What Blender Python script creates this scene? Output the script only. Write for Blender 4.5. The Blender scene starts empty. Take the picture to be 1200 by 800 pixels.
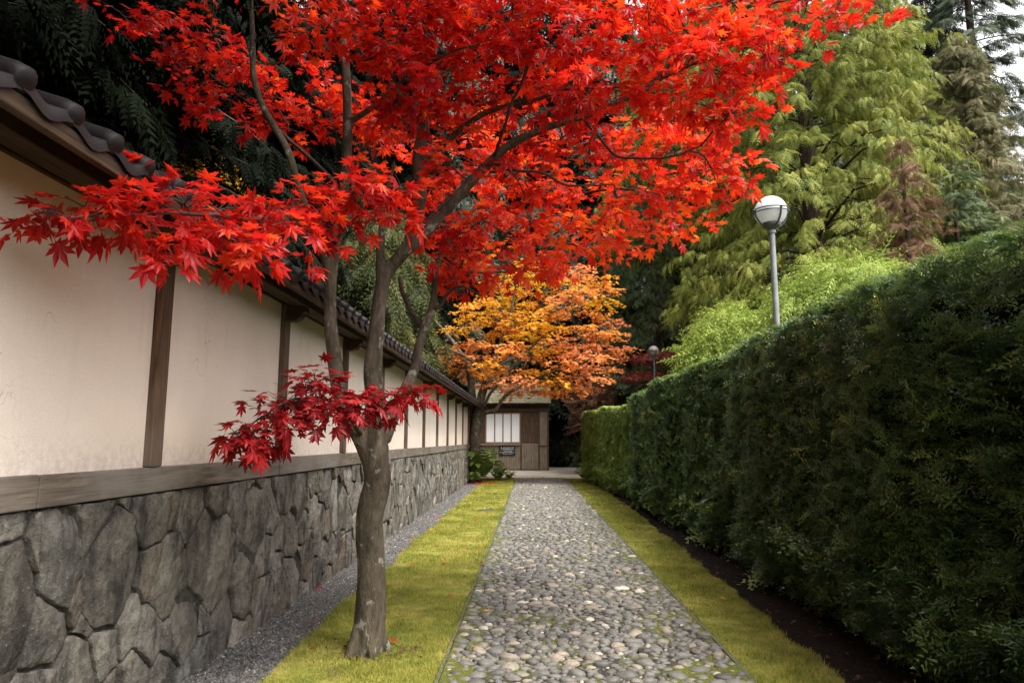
import bpy, math, random
import numpy as np
R = math.radians
S = bpy.context.scene
COL = S.collection
rng = np.random.default_rng(7)
random.seed(7)

# ------------------------------------------------------------------ camera, sky, sun, exposure
EYE = 1.3
FPX = 800.0                                   # focal length in pixels of a 1200 px wide frame
TH = math.atan(115 / FPX)                     # pitch up
PS = math.atan(22 / FPX * math.cos(TH))       # turned a little to the left of the path
cd = bpy.data.cameras.new('camera'); cam = bpy.data.objects.new('camera', cd); COL.objects.link(cam)
cd.sensor_width = 36.0; cd.lens = 24.0
cam.location = (0, 0, EYE); cam.rotation_euler = (math.pi / 2 + TH, 0, PS)
cd.clip_start = 0.05; cd.clip_end = 1500
S.camera = cam
SUN_DIR = np.array([0.40, -0.36, 1.0]); SUN_DIR = SUN_DIR / np.linalg.norm(SUN_DIR)
SUN_EL = math.asin(SUN_DIR[2]); SUN_AZ = math.atan2(SUN_DIR[0], SUN_DIR[1])
W = bpy.data.worlds.new('World'); S.world = W; W.use_nodes = True
wn = W.node_tree.nodes; wl = W.node_tree.links
bg = wn['Background']; sky = wn.new('ShaderNodeTexSky'); sky.sky_type = 'NISHITA'; sky.sun_disc = False
sky.sun_elevation = SUN_EL; sky.sun_rotation = SUN_AZ; sky.air_density = 1.3; sky.dust_density = 4.0; sky.ozone_density = 1.0
hsv = wn.new('ShaderNodeHueSaturation'); hsv.inputs['Saturation'].default_value = 0.08
wl.new(sky.outputs[0], hsv.inputs['Color']); wl.new(hsv.outputs[0], bg.inputs['Color'])
bg.inputs['Strength'].default_value = 0.13
sd = bpy.data.lights.new('sun', 'SUN'); sd.energy = 1.5; sd.angle = R(18); sd.color = (1.0, 0.93, 0.83)
sun = bpy.data.objects.new('sun', sd); COL.objects.link(sun)
from mathutils import Vector
sun.rotation_euler = Vector(-SUN_DIR).to_track_quat('-Z', 'Y').to_euler()
S.view_settings.view_transform = 'Standard'; S.view_settings.look = 'None'
S.view_settings.exposure = 1.95; S.view_settings.gamma = 1.0
S.view_settings.use_curve_mapping = False

# ------------------------------------------------------------------ helpers
def at(px, py, Y):
    """world point at distance Y along the path, seen at a pixel of the 1200x800 photograph"""
    x = (px - 600) / FPX; y = -(py - 400) / FPX
    fw = math.cos(TH) - y * math.sin(TH); up = math.sin(TH) + y * math.cos(TH)
    X = x * math.cos(PS) - fw * math.sin(PS); YY = x * math.sin(PS) + fw * math.cos(PS)
    k = Y / YY
    return np.array([X * k, Y, up * k + EYE])

def tag(o, label=None, cat=None, group=None, kind=None):
    if label: o['label'] = label
    if cat: o['category'] = cat
    if group: o['group'] = group
    if kind: o['kind'] = kind
    return o

def empty(name, loc=(0, 0, 0), rz=0):
    o = bpy.data.objects.new(name, None); o.empty_display_size = .2
    o.location = tuple(loc); o.rotation_euler = (0, 0, rz); COL.objects.link(o); return o

def link(name, me, mat, parent):
    o = bpy.data.objects.new(name, me); COL.objects.link(o)
    if mat: me.materials.append(mat)
    if parent: o.parent = parent
    return o

def copy_tree(o, parent=None):
    c = o.copy(); COL.objects.link(c)
    if parent: c.parent = parent
    for ch in o.children: copy_tree(ch, c)
    return c

def tri_obj(name, V, T, mat, parent=None, tint=None, smooth=False):
    """mesh object from numpy vertices and triangles, with an optional per-vertex 'tint'"""
    me = bpy.data.meshes.new(name)
    V = np.ascontiguousarray(V, dtype=np.float32); T = np.ascontiguousarray(T, dtype=np.int32)
    n = len(T)
    me.vertices.add(len(V)); me.vertices.foreach_set('co', V.ravel())
    me.loops.add(n * 3); me.loops.foreach_set('vertex_index', T.ravel())
    me.polygons.add(n); me.polygons.foreach_set('loop_start', np.arange(0, n * 3, 3, dtype=np.int32))
    me.polygons.foreach_set('loop_total', np.full(n, 3, dtype=np.int32))
    me.polygons.foreach_set('use_smooth', np.full(n, smooth, dtype=bool))
    me.update(calc_edges=True)
    if tint is not None:
        a = me.attributes.new('tint', 'FLOAT', 'POINT'); a.data.foreach_set('value', np.ascontiguousarray(tint, dtype=np.float32))
    return link(name, me, mat, parent)

class Tri:
    def __init__(s): s.V = []; s.T = []; s.C = []; s.n = 0
    def add(s, V, T, tint=0.5):
        V = np.asarray(V, dtype=float); s.V.append(V); s.T.append(np.asarray(T) + s.n)
        s.C.append(np.broadcast_to(tint, (len(V),)).astype(float)); s.n += len(V)
    def build(s, name, mat, parent=None, smooth=False, origin=None):
        V = np.concatenate(s.V)
        if origin is not None: V = V - np.asarray(origin)
        return tri_obj(name, V, np.concatenate(s.T), mat, parent, np.concatenate(s.C), smooth)

def scatter(tmplV, tmplT, pos, rot, scale, tint):
    """copies of a template: rot (N,3,3) has the template's x, y, z axes as columns"""
    N = len(pos); k = len(tmplV)
    V = np.einsum('nij,kj->nki', rot, tmplV) * np.asarray(scale).reshape(N, 1, -1) + pos[:, None, :]
    T = (tmplT[None] + (np.arange(N) * k)[:, None, None]).reshape(-1, 3)
    return V.reshape(-1, 3), T, np.repeat(tint, k)

def norm(v): return v / np.maximum(np.linalg.norm(v, axis=-1, keepdims=True), 1e-9)

def frames(ydir, up):
    """rotation matrices whose y axis is ydir and whose z axis is as near as possible to up"""
    y = norm(ydir); x = norm(np.cross(y, up)); z = np.cross(x, y)
    return np.stack([x, y, z], axis=-1)

def fbm(p, sc=1.0, seed=0):
    """cheap smooth pseudo-noise, about -1..1"""
    r = np.random.default_rng(seed); out = 0
    p = np.asarray(p, dtype=float) * sc
    for i in range(6):
        d = r.normal(size=p.shape[-1]); d *= (1.0 + i * .55) / np.linalg.norm(d)
        out = out + np.sin(p @ d * 2.2 + r.uniform(0, 6.28)) / (1 + .35 * i)
    return out / 2.6

def spline(P, n=6):
    """Catmull-Rom through the rows of P"""
    P = np.asarray(P, dtype=float)
    if len(P) < 3: 
        t = np.linspace(0, 1, n + 1)[:, None]; return P[0] * (1 - t) + P[-1] * t
    Q = np.vstack([2 * P[0] - P[1], P, 2 * P[-1] - P[-2]]); out = []
    for i in range(1, len(Q) - 2):
        for t in np.linspace(0, 1, n, endpoint=False):
            a, b, c, d = Q[i - 1], Q[i], Q[i + 1], Q[i + 2]
            out.append(.5 * (2 * b + (c - a) * t + (2 * a - 5 * b + 4 * c - d) * t * t + (3 * b - a - 3 * c + d) * t ** 3))
    out.append(P[-1]); return np.array(out)

def tube(P, r, sides=6, cap=True):
    P = np.asarray(P, dtype=float); n = len(P); r = np.broadcast_to(r, (n,))
    tg = norm(np.gradient(P, axis=0)); ref = np.array([0.31, 0.2, 0.93])
    if abs(tg[0] @ ref) > .9: ref = np.array([1., 0, 0])
    u = norm(np.cross(tg[0], ref)); V = []
    a = np.linspace(0, 2 * math.pi, sides, endpoint=False)
    for i in range(n):
        u = norm(u - tg[i] * (u @ tg[i])); w = np.cross(tg[i], u)
        V.append(P[i] + r[i] * (np.cos(a)[:, None] * u + np.sin(a)[:, None] * w))
    V = np.concatenate(V); T = []
    for i in range(n - 1):
        for j in range(sides):
            q = (j + 1) % sides; A, B, C_, D = i * sides + j, i * sides + q, (i + 1) * sides + q, (i + 1) * sides + j
            T += [(A, B, C_), (A, C_, D)]
    if cap:
        V = np.vstack([V, P[0], P[-1]]); c0, c1 = n * sides, n * sides + 1
        for j in range(sides):
            q = (j + 1) % sides
            T += [(c0, q, j), (c1, (n - 1) * sides + j, (n - 1) * sides + q)]
    return V, np.array(T)

class MB:
    """boxes and other solids collected into one mesh"""
    def __init__(s): s.V = []; s.F = []
    def add(s, V, F):
        n = len(s.V); s.V += [tuple(v) for v in V]; s.F += [tuple(i + n for i in f) for f in F]; return s
    def box(s, x0, x1, y0, y1, z0, z1):
        return s.add([(x0, y0, z0), (x1, y0, z0), (x1, y1, z0), (x0, y1, z0), (x0, y0, z1), (x1, y0, z1), (x1, y1, z1), (x0, y1, z1)],
                     [(0, 3, 2, 1), (4, 5, 6, 7), (0, 1, 5, 4), (1, 2, 6, 5), (2, 3, 7, 6), (3, 0, 4, 7)])
    def prism(s, poly, axis, a, b):
        """polygon in the other two axes, extruded along axis from a to b"""
        n = len(poly); V = []
        for k in (a, b):
            for p in poly:
                q = list(p); q.insert(axis, k); V.append(q)
        F = [tuple(range(n))[::-1], tuple(range(n, 2 * n))] + [(i, (i + 1) % n, n + (i + 1) % n, n + i) for i in range(n)]
        return s.add(V, F)
    def build(s, name, mat, parent=None, bevel=0, smooth=False):
        me = bpy.data.meshes.new(name); me.from_pydata(s.V, [], s.F); me.update()
        if smooth: me.polygons.foreach_set('use_smooth', [True] * len(me.polygons))
        o = link(name, me, mat, parent)
        import bmesh
        bm = bmesh.new(); bm.from_mesh(me); bmesh.ops.recalc_face_normals(bm, faces=bm.faces); bm.to_mesh(me); bm.free()
        if bevel:
            m = o.modifiers.new('edge', 'BEVEL'); m.width = bevel; m.segments = 2; m.limit_method = 'ANGLE'
        return o

# ------------------------------------------------------------------ materials
class NT:
    def __init__(s, name):
        s.m = bpy.data.materials.new(name); s.m.use_nodes = True; s.t = s.m.node_tree; s.t.nodes.clear()
        s.out = s.n('ShaderNodeOutputMaterial'); s.co = s.n('ShaderNodeTexCoord')
    def n(s, typ, **kw):
        x = s.t.nodes.new(typ)
        for k, v in kw.items(): setattr(x, k, v)
        return x
    def l(s, a, b): s.t.links.new(a, b)
    def mapping(s, scale, coord='Object'):
        m = s.n('ShaderNodeMapping'); m.inputs['Scale'].default_value = scale; s.l(s.co.outputs[coord], m.inputs[0]); return m.outputs[0]
    def noise(s, vec, scale, detail=4, rough=.55, dist=0):
        x = s.n('ShaderNodeTexNoise'); s.l(vec, x.inputs['Vector']); x.inputs['Scale'].default_value = scale
        x.inputs['Detail'].default_value = detail; x.inputs['Roughness'].default_value = rough; x.inputs['Distortion'].default_value = dist
        return x.outputs['Fac']
    def ramp(s, fac, stops, mode='LINEAR'):
        r = s.n('ShaderNodeValToRGB'); r.color_ramp.interpolation = mode; e = r.color_ramp.elements
        while len(e) < len(stops): e.new(.5)
        for i, (p, c) in enumerate(stops):
            e[i].position = p; e[i].color = (*c, 1) if len(c) == 3 else c
        s.l(fac, r.inputs[0]); return r.outputs[0]
    def mix(s, a, b, fac, mode='MIX'):
        x = s.n('ShaderNodeMix', data_type='RGBA', blend_type=mode)
        for k, v in ((0, fac), (6, a), (7, b)):
            if hasattr(v, 'is_output') or hasattr(v, 'links'): s.l(v, x.inputs[k])
            else: x.inputs[k].default_value = v if k == 0 else (*v, 1)
        return x.outputs[2]
    def math(s, op, a, b):
        x = s.n('ShaderNodeMath', operation=op)
        for k, v in ((0, a), (1, b)):
            if hasattr(v, 'links'): s.l(v, x.inputs[k])
            else: x.inputs[k].default_value = v
        return x.outputs[0]
    def attr(s, name='tint'):
        x = s.n('ShaderNodeAttribute'); x.attribute_name = name; return x.outputs['Fac']
    def bsdf(s, color, rough=.7, bump=None, strength=.3, dist=.01, spec=.4, metal=0, translucent=0, tcolor=None):
        p = s.n('ShaderNodeBsdfPrincipled')
        if hasattr(color, 'links'): s.l(color, p.inputs['Base Color'])
        else: p.inputs['Base Color'].default_value = (*color, 1)
        if hasattr(rough, 'links'): s.l(rough, p.inputs['Roughness'])
        else: p.inputs['Roughness'].default_value = rough
        p.inputs['Specular IOR Level'].default_value = spec; p.inputs['Metallic'].default_value = metal
        if bump is not None:
            b = s.n('ShaderNodeBump'); b.inputs['Strength'].default_value = strength; b.inputs['Distance'].default_value = dist
            s.l(bump, b.inputs['Height']); s.l(b.outputs[0], p.inputs['Normal'])
        o = p.outputs[0]
        if translucent:
            t = s.n('ShaderNodeBsdfTranslucent')
            c = tcolor if tcolor is not None else color
            if hasattr(c, 'links'): s.l(c, t.inputs['Color'])
            else: t.inputs['Color'].default_value = (*c, 1)
            mx = s.n('ShaderNodeMixShader'); mx.inputs[0].default_value = translucent
            s.l(o, mx.inputs[1]); s.l(t.outputs[0], mx.inputs[2]); o = mx.outputs[0]
        s.l(o, s.out.inputs[0]); return s.m

def leaf_mat(name, stops, rough=.5, translucent=.3, spec=.4, boost=None):
    n = NT(name); c = n.ramp(n.attr(), stops)
    v = n.noise(n.mapping((1, 1, 1)), 9, 2)
    c2 = n.mix(c, n.mix((1, 1, 1), (.72, .72, .72), n.ramp(v, [(.35, (0, 0, 0)), (.7, (1, 1, 1))])), 1.0, 'MULTIPLY')
    tc = n.mix(c2, boost, 1.0, 'MULTIPLY') if boost else c2
    return n.bsdf(c2, rough, spec=spec, translucent=translucent, tcolor=tc)

def wood_mat(name, dark, light, axis, rough=.75, fine=1.0, silver=None):
    n = NT(name); sc = [14 * fine] * 3; sc[axis] = 1.1 * fine
    v = n.mapping(tuple(sc)); g = n.noise(v, 2.2, 6, .65, 1.2)
    sc2 = [70 * fine] * 3; sc2[axis] = 2.0; g2 = n.noise(n.mapping(tuple(sc2)), 1.5, 3)
    c = n.ramp(g, [(.3, dark), (.7, light)])
    c = n.mix(c, n.ramp(g2, [(.35, (.55, .55, .55)), (.6, (1, 1, 1))]), .8, 'MULTIPLY')
    if silver:
        w = n.noise(n.mapping((1, 1, 1)), 1.7, 4); c = n.mix(c, silver, n.ramp(w, [(.4, (0, 0, 0)), (.68, (.75, .75, .75))]))
    h = n.math('ADD', g, n.math('MULTIPLY', g2, .6))
    return n.bsdf(c, rough, h, .5, .004, .25)

M = {}
n = NT('plaster'); v = n.mapping((1, 1, 1))
big = n.noise(n.mapping((1, .8, .5)), 1.3, 5, .6); st = n.noise(n.mapping((1, 5, .45)), 2.0, 4, .6); fine = n.noise(v, 160, 3, .7); mid = n.noise(v, 34, 4, .6)
c = n.ramp(big, [(.3, (.73, .615, .525)), (.7, (.82, .715, .63))])
c = n.mix(c, (.52, .43, .36), n.ramp(st, [(.55, (0, 0, 0)), (.9, (.4, .4, .4))]))
c = n.mix(c, n.ramp(fine, [(.3, (.86, .86, .86)), (.6, (1, 1, 1))]), .8, 'MULTIPLY')
sx = n.n('ShaderNodeSeparateXYZ'); n.l(v, sx.inputs[0])
lowz = n.n('ShaderNodeMapRange'); n.l(sx.outputs[2], lowz.inputs[0]); lowz.inputs[1].default_value = 1.17; lowz.inputs[2].default_value = 1.34; lowz.inputs[3].default_value = 1.0; lowz.inputs[4].default_value = 0.0
c = n.mix(c, (.33, .285, .235), n.math('MULTIPLY', lowz.outputs[0], n.ramp(mid, [(.35, (.0, .0, .0)), (.7, (.45, .45, .45))])))
vor = n.n('ShaderNodeTexVoronoi', feature='DISTANCE_TO_EDGE'); wob = n.noise(v, 5, 4); mp = n.mapping((1, 1.1, .8)); add = n.n('ShaderNodeVectorMath', operation='ADD'); n.l(mp, add.inputs[0]); n.l(wob, add.inputs[1]); n.l(add.outputs[0], vor.inputs['Vector']); vor.inputs['Scale'].default_value = .75
crk = n.math('MULTIPLY', n.math('LESS_THAN', vor.outputs['Distance'], .0022), n.ramp(n.noise(v, 1.1, 2), [(.5, (0, 0, 0)), (.56, (.55, .55, .55))]))
c = n.mix(c, (.22, .18, .15), crk)
M['plaster'] = n.bsdf(c, .92, n.math('ADD', fine, n.math('MULTIPLY', mid, .8)), .55, .004, .15)
M['post_wood'] = wood_mat('post wood', (.045, .025, .014), (.15, .085, .05), 2, silver=(.17, .14, .115))
M['sill_wood'] = wood_mat('sill wood', (.07, .052, .04), (.22, .18, .145), 1, silver=(.24, .215, .19))
M['eave_wood'] = wood_mat('eave wood', (.025, .014, .008), (.085, .052, .03), 1)
M['soffit_wood'] = wood_mat('soffit wood', (.03, .018, .01), (.08, .05, .03), 0)
M['booth_wood'] = wood_mat('booth wood', (.04, .024, .014), (.15, .09, .055), 2, fine=.8)
M['booth_grey'] = wood_mat('weathered booth wood', (.11, .085, .06), (.34, .28, .21), 2, fine=.8)
M['trim_wood'] = wood_mat('trim wood', (.2, .13, .09), (.42, .3, .22), 0)

n = NT('stone'); v = n.mapping((1, 1, 1)); t = n.attr()
a = n.noise(v, 3.2, 8, .65, .4); b = n.noise(v, 17, 8, .7, .3); g = n.noise(v, 75, 4, .7); s2 = n.noise(n.mapping((1, 1.4, .5)), 5.5, 5, .6)
c = n.ramp(t, [(0, (.15, .14, .125)), (.3, (.235, .22, .195)), (.55, (.30, .288, .262)), (.75, (.19, .187, .18)), (.9, (.24, .2, .155)), (1, (.18, .19, .19))])
c = n.mix(c, n.ramp(a, [(.28, (.42, .4, .38)), (.72, (1.35, 1.3, 1.22))]), .95, 'MULTIPLY')
c = n.mix(c, n.ramp(b, [(.34, (.5, .5, .5)), (.62, (1.1, 1.1, 1.1))]), .8, 'MULTIPLY')
c = n.mix(c, (.035, .032, .03), n.ramp(s2, [(.5, (0, 0, 0)), (.66, (.85, .85, .85))]))
c = n.mix(c, (.34, .34, .31), n.ramp(g, [(.61, (0, 0, 0)), (.69, (.7, .7, .7))]))
hh = n.math('ADD', n.math('MULTIPLY', a, 1.2), n.math('ADD', n.math('MULTIPLY', b, .7), n.math('MULTIPLY', g, .2)))
M['stone'] = n.bsdf(c, .9, hh, 1.0, .05, .2)
n = NT('mortar'); g = n.noise(n.mapping((1, 1, 1)), 40, 4)
M['mortar'] = n.bsdf(n.ramp(g, [(.3, (.03, .028, .024)), (.7, (.085, .078, .066))]), .95, g, .6, .01, .1)

n = NT('roof tile'); v = n.mapping((1, 1, 1)); a = n.noise(v, 6, 5); b = n.noise(v, 60, 3)
c = n.ramp(a, [(.3, (.008, .006, .0065)), (.7, (.021, .0165, .017))]); c = n.mix(c, (.035, .029, .026), n.ramp(b, [(.6, (0, 0, 0)), (.75, (.5, .5, .5))]))
M['tile'] = n.bsdf(c, .55, b, .25, .004, .25)

n = NT('maple bark'); v = n.mapping((1, 1, .45)); a = n.noise(v, 9, 7, .65, .6); b = n.noise(n.mapping((1, 1, .8)), 13, 4, .6, .2); fine = n.noise(n.mapping((1, 1, .3)), 60, 5, .7); gr = n.noise(n.mapping((1, 1, .6)), 2.2, 3)
c = n.ramp(a, [(.30, (.035, .027, .019)), (.5, (.10, .079, .056)), (.72, (.19, .158, .115))])
c = n.mix(c, (.075, .075, .03), n.ramp(gr, [(.5, (0, 0, 0)), (.75, (.55, .55, .55))]))
c = n.mix(c, (.34, .32, .27), n.ramp(b, [(.60, (0, 0, 0)), (.64, (.7, .7, .7))]))
c = n.mix(c, n.ramp(fine, [(.35, (.6, .6, .6)), (.65, (1.1, 1.1, 1.1))]), .8, 'MULTIPLY')
M['bark'] = n.bsdf(c, .88, n.math('ADD', a, n.math('MULTIPLY', fine, .7)), 1.0, .02, .2)
n = NT('twig bark'); a = n.noise(n.mapping((1, 1, 1)), 30, 3)
M['twig'] = n.bsdf(n.ramp(a, [(.3, (.03, .018, .014)), (.7, (.08, .05, .038))]), .75, spec=.3)
n = NT('conifer bark'); v = n.mapping((3, 3, .4)); a = n.noise(v, 4, 6, .65)
M['cbark'] = n.bsdf(n.ramp(a, [(.3, (.022, .015, .011)), (.7, (.085, .058, .042))]), .9, a, .9, .04, .2)

n = NT('pebble'); t = n.attr(); v = n.mapping((1, 1, 1)); a = n.noise(v, 45, 5, .6); b = n.noise(v, 1.3, 3)
c = n.ramp(t, [(0, (.055, .052, .048)), (.22, (.085, .081, .073)), (.45, (.14, .131, .114)), (.58, (.10, .098, .095)), (.72, (.18, .158, .124)), (.88, (.26, .217, .165)), (1, (.40, .37, .32))])
c = n.mix(c, n.ramp(a, [(.3, (.68, .68, .68)), (.65, (1.12, 1.12, 1.12))]), .9, 'MULTIPLY')
M['pebble'] = n.bsdf(c, .6, a, .2, .005, .4)
n = NT('path bed'); v = n.mapping((1, 1, 1)); a = n.noise(v, 3.0, 6, .62); f = n.noise(v, 90, 3, .6)
c = n.mix(n.ramp(f, [(.3, (.018, .017, .014)), (.7, (.06, .056, .045))]), n.ramp(f, [(.3, (.04, .05, .009)), (.7, (.13, .14, .026))]), n.ramp(n.math('ADD', a, n.math('MULTIPLY', n.attr(), .22)), [(.46, (0, 0, 0)), (.58, (1, 1, 1))]))
M['bed'] = n.bsdf(c, .95, f, .8, .01, .1)
n = NT('gravel'); t = n.attr()
M['gravel'] = n.bsdf(n.ramp(t, [(0, (.025, .025, .025)), (.5, (.085, .083, .08)), (.85, (.155, .143, .13)), (1, (.3, .275, .25))]), .75, spec=.3)
n = NT('gravel bed'); f = n.noise(n.mapping((1, 1, 1)), 55, 4, .7)
M['gravel_bed'] = n.bsdf(n.ramp(f, [(.3, (.03, .028, .026)), (.7, (.13, .12, .11))]), .95, f, .9, .02, .1)
def lawn_color(n, t=None):
    v = n.mapping((1, 1, 1)); a = n.noise(v, 1.5, 5, .6); b = n.noise(v, 7, 4, .6)
    c = n.ramp(a, [(.3, (.165, .185, .038)), (.52, (.295, .28, .07)), (.72, (.42, .355, .125))])
    c = n.mix(c, n.ramp(b, [(.3, (.55, .68, .45)), (.65, (1.1, 1.08, 1.0))]), .85, 'MULTIPLY')
    p = n.noise(v, 3.3, 5, .65); return n.mix(c, (.19, .135, .062), n.ramp(p, [(.58, (0, 0, 0)), (.72, (.75, .75, .75))]))
n = NT('lawn'); f = n.noise(n.mapping((1, 1, 1)), 70, 4, .7); c = lawn_color(n)
M['lawn'] = n.bsdf(n.mix(c, n.ramp(f, [(.3, (.45, .45, .45)), (.7, (1.05, 1.05, 1.05))]), .8, 'MULTIPLY'), .95, f, .9, .015, .1)
n = NT('grass blade'); c = n.mix(lawn_color(n), n.ramp(n.attr(), [(0, (.55, .72, .45)), (.6, (1.1, 1.08, .9)), (1, (1.5, 1.3, 1.3))]), 1.0, 'MULTIPLY')
M['blade'] = n.bsdf(c, .7, spec=.2, translucent=.3)
n = NT('soil'); v = n.mapping((1, 1, 1)); f = n.noise(v, 30, 6, .7); a = n.noise(v, 2, 4)
M['soil'] = n.bsdf(n.ramp(f, [(.3, (.006, .005, .004)), (.7, (.028, .021, .015))]), .95, f, 1, .03, .1)
n = NT('forest floor'); v = n.mapping((1, 1, 1)); f = n.noise(v, 12, 6, .7); a = n.noise(v, .6, 4)
c = n.mix(n.ramp(f, [(.3, (.03, .022, .014)), (.7, (.1, .065, .04))]), n.ramp(f, [(.3, (.025, .035, .01)), (.7, (.07, .085, .025))]), n.ramp(a, [(.45, (0, 0, 0)), (.6, (1, 1, 1))]))
M['floor'] = n.bsdf(c, .95, f, 1, .05, .1)
n = NT('dirt path'); v = n.mapping((1, 1, 1)); f = n.noise(v, 40, 5, .7); a = n.noise(v, 1.2, 4)
M['dirt'] = n.bsdf(n.mix(n.ramp(a, [(.3, (.26, .22, .175)), (.7, (.36, .32, .26))]), n.ramp(f, [(.3, (.75, .75, .75)), (.7, (1.1, 1.1, 1.1))]), .8, 'MULTIPLY'), .95, f, .5, .01, .15)
n = NT('kerb stone'); f = n.noise(n.mapping((1, 1, 1)), 35, 5, .7)
M['kerb'] = n.bsdf(n.ramp(f, [(.3, (.05, .055, .03)), (.7, (.13, .125, .09))]), .85, f, .5, .006, .2)

RED = [(0, (.26, .006, .010)), (.3, (.50, .011, .014)), (.52, (.70, .030, .014)), (.75, (.82, .085, .014)), (1, (.88, .22, .02))]
M['red_leaf'] = leaf_mat('red maple leaf', RED, .42, .55, .35, (1.35, 1.35, 1.0))
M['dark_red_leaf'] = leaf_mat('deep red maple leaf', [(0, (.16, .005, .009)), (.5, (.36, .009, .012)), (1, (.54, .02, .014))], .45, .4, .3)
M['orange_leaf'] = leaf_mat('orange maple leaf', [(0, (.66, .44, .015)), (.3, (.90, .47, .03)), (.6, (.94, .40, .075)), (1, (.94, .37, .17))], .5, .5, .2, (1.1, 1.1, 1.0))
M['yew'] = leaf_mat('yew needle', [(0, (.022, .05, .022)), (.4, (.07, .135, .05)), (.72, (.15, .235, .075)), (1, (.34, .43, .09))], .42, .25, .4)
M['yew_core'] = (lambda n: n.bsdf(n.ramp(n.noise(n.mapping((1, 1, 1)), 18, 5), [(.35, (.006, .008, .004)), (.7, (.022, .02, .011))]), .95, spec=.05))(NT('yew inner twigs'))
M['cypress_hedge'] = leaf_mat('hedge spray', [(0, (.09, .15, .03)), (.5, (.23, .32, .07)), (1, (.38, .45, .11))], .5, .2)
M['cedar'] = leaf_mat('cedar spray', [(0, (.075, .115, .016)), (.5, (.215, .25, .042)), (1, (.40, .40, .09))], .6, .35, .2)
M['fir'] = leaf_mat('fir needle', [(0, (.014, .026, .014)), (.5, (.032, .055, .026)), (1, (.075, .105, .045))], .55, .2, .3)
M['hemlock'] = leaf_mat('hemlock needle', [(0, (.035, .065, .022)), (.5, (.09, .13, .042)), (1, (.2, .23, .08))], .55, .25, .3)
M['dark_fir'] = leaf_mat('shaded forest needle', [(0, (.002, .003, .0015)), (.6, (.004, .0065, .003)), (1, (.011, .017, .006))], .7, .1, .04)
M['olive'] = leaf_mat('olive brown spray', [(0, (.07, .085, .03)), (.5, (.15, .15, .055)), (1, (.27, .2, .1))], .6, .3, .3)
M['brown'] = leaf_mat('dead brown spray', [(0, (.075, .042, .022)), (.6, (.19, .1, .055)), (1, (.32, .19, .12))], .7, .25, .2)
M['thread'] = leaf_mat('threadleaf spray', [(0, (.10, .17, .02)), (.5, (.25, .34, .05)), (1, (.43, .49, .10))], .6, .3, .3)
M['weeping'] = leaf_mat('weeping frond', [(0, (.02, .032, .007)), (.5, (.055, .07, .014)), (1, (.15, .14, .028))], .6, .3, .3)
M['wine'] = leaf_mat('wine red leaf', [(0, (.09, .014, .014)), (.6, (.22, .035, .028)), (1, (.36, .09, .06))], .6, .3, .3)
M['gold'] = leaf_mat('golden leaf', [(0, (.5, .24, .015)), (1, (.85, .52, .05))], .5, .4, .3)
M['fern'] = leaf_mat('fern frond', [(0, (.06, .12, .02)), (.5, (.15, .23, .045)), (1, (.32, .38, .09))], .55, .3, .3)
M['underbrush'] = leaf_mat('underbrush', [(0, (.02, .035, .012)), (.5, (.06, .085, .03)), (1, (.13, .1, .05))], .6, .25, .3)
n = NT('lamp metal'); f = n.noise(n.mapping((1, 1, 1)), 12, 4)
M['lamp_metal'] = n.bsdf(n.ramp(f, [(.3, (.17, .185, .18)), (.7, (.25, .27, .265))]), .5, spec=.5, metal=.3)
M['lamp_dark'] = NT('lamp cradle').bsdf((.05, .058, .06), .45, spec=.5)
M['globe'] = NT('opal globe').bsdf((.82, .83, .84), .22, spec=.5, translucent=.3)
M['globe_grey'] = NT('smoked globe').bsdf((.2, .19, .19), .2, spec=.5)
M['pane'] = NT('paper pane').bsdf((.86, .86, .86), .6, spec=.2, translucent=.1)
M['sign_black'] = NT('sign black').bsdf((.014, .014, .017), .4, spec=.4)
M['sign_white'] = NT('sign lettering').bsdf((.7, .7, .68), .5)
n = NT('shingle'); v = n.mapping((1, 1, 1)); a = n.noise(v, 3, 5); b = n.noise(n.mapping((6, 1, 1)), 5, 4)
c = n.mix(n.ramp(b, [(.3, (.10, .09, .06)), (.7, (.25, .22, .15))]), (.10, .10, .04), n.ramp(a, [(.5, (0, 0, 0)), (.7, (.7, .7, .7))]))
M['shingle'] = n.bsdf(c, .9, b, .5, .01, .2)
n = NT('boulder'); f = n.noise(n.mapping((1, 1, 1)), 6, 6)
M['rock'] = n.bsdf(n.ramp(f, [(.3, (.07, .07, .06)), (.7, (.22, .21, .19))]), .9, f, .7, .03, .2)

# ------------------------------------------------------------------ ground, lawn, gravel, path
WX = -1.93          # plaster face of the garden wall
def sheet(name, xs, y0, y1, z, mat, ny=60, bumps=0.0, seed=1, edge=0.0, kind='structure'):
    """flat strip whose two edges wander a little; xs = (left, right) numbers or functions of y"""
    t = Tri(); ys = np.linspace(y0, y1, ny); nx = 9; V = []
    for y in ys:
        a = xs[0](y) if callable(xs[0]) else xs[0]; b = xs[1](y) if callable(xs[1]) else xs[1]
        for k in range(nx): V.append((a + (b - a) * k / (nx - 1), y, z))
    V = np.array(V)
    if bumps: V[:, 2] += bumps * fbm(V[:, :2], 3.0, seed)
    T = []
    for i in range(ny - 1):
        for k in range(nx - 1):
            p = i * nx + k; T += [(p, p + 1, p + nx + 1), (p, p + nx + 1, p + nx)]
    t.add(V, T); o = t.build(name, mat, smooth=True); tag(o, kind=kind); return o

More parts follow.
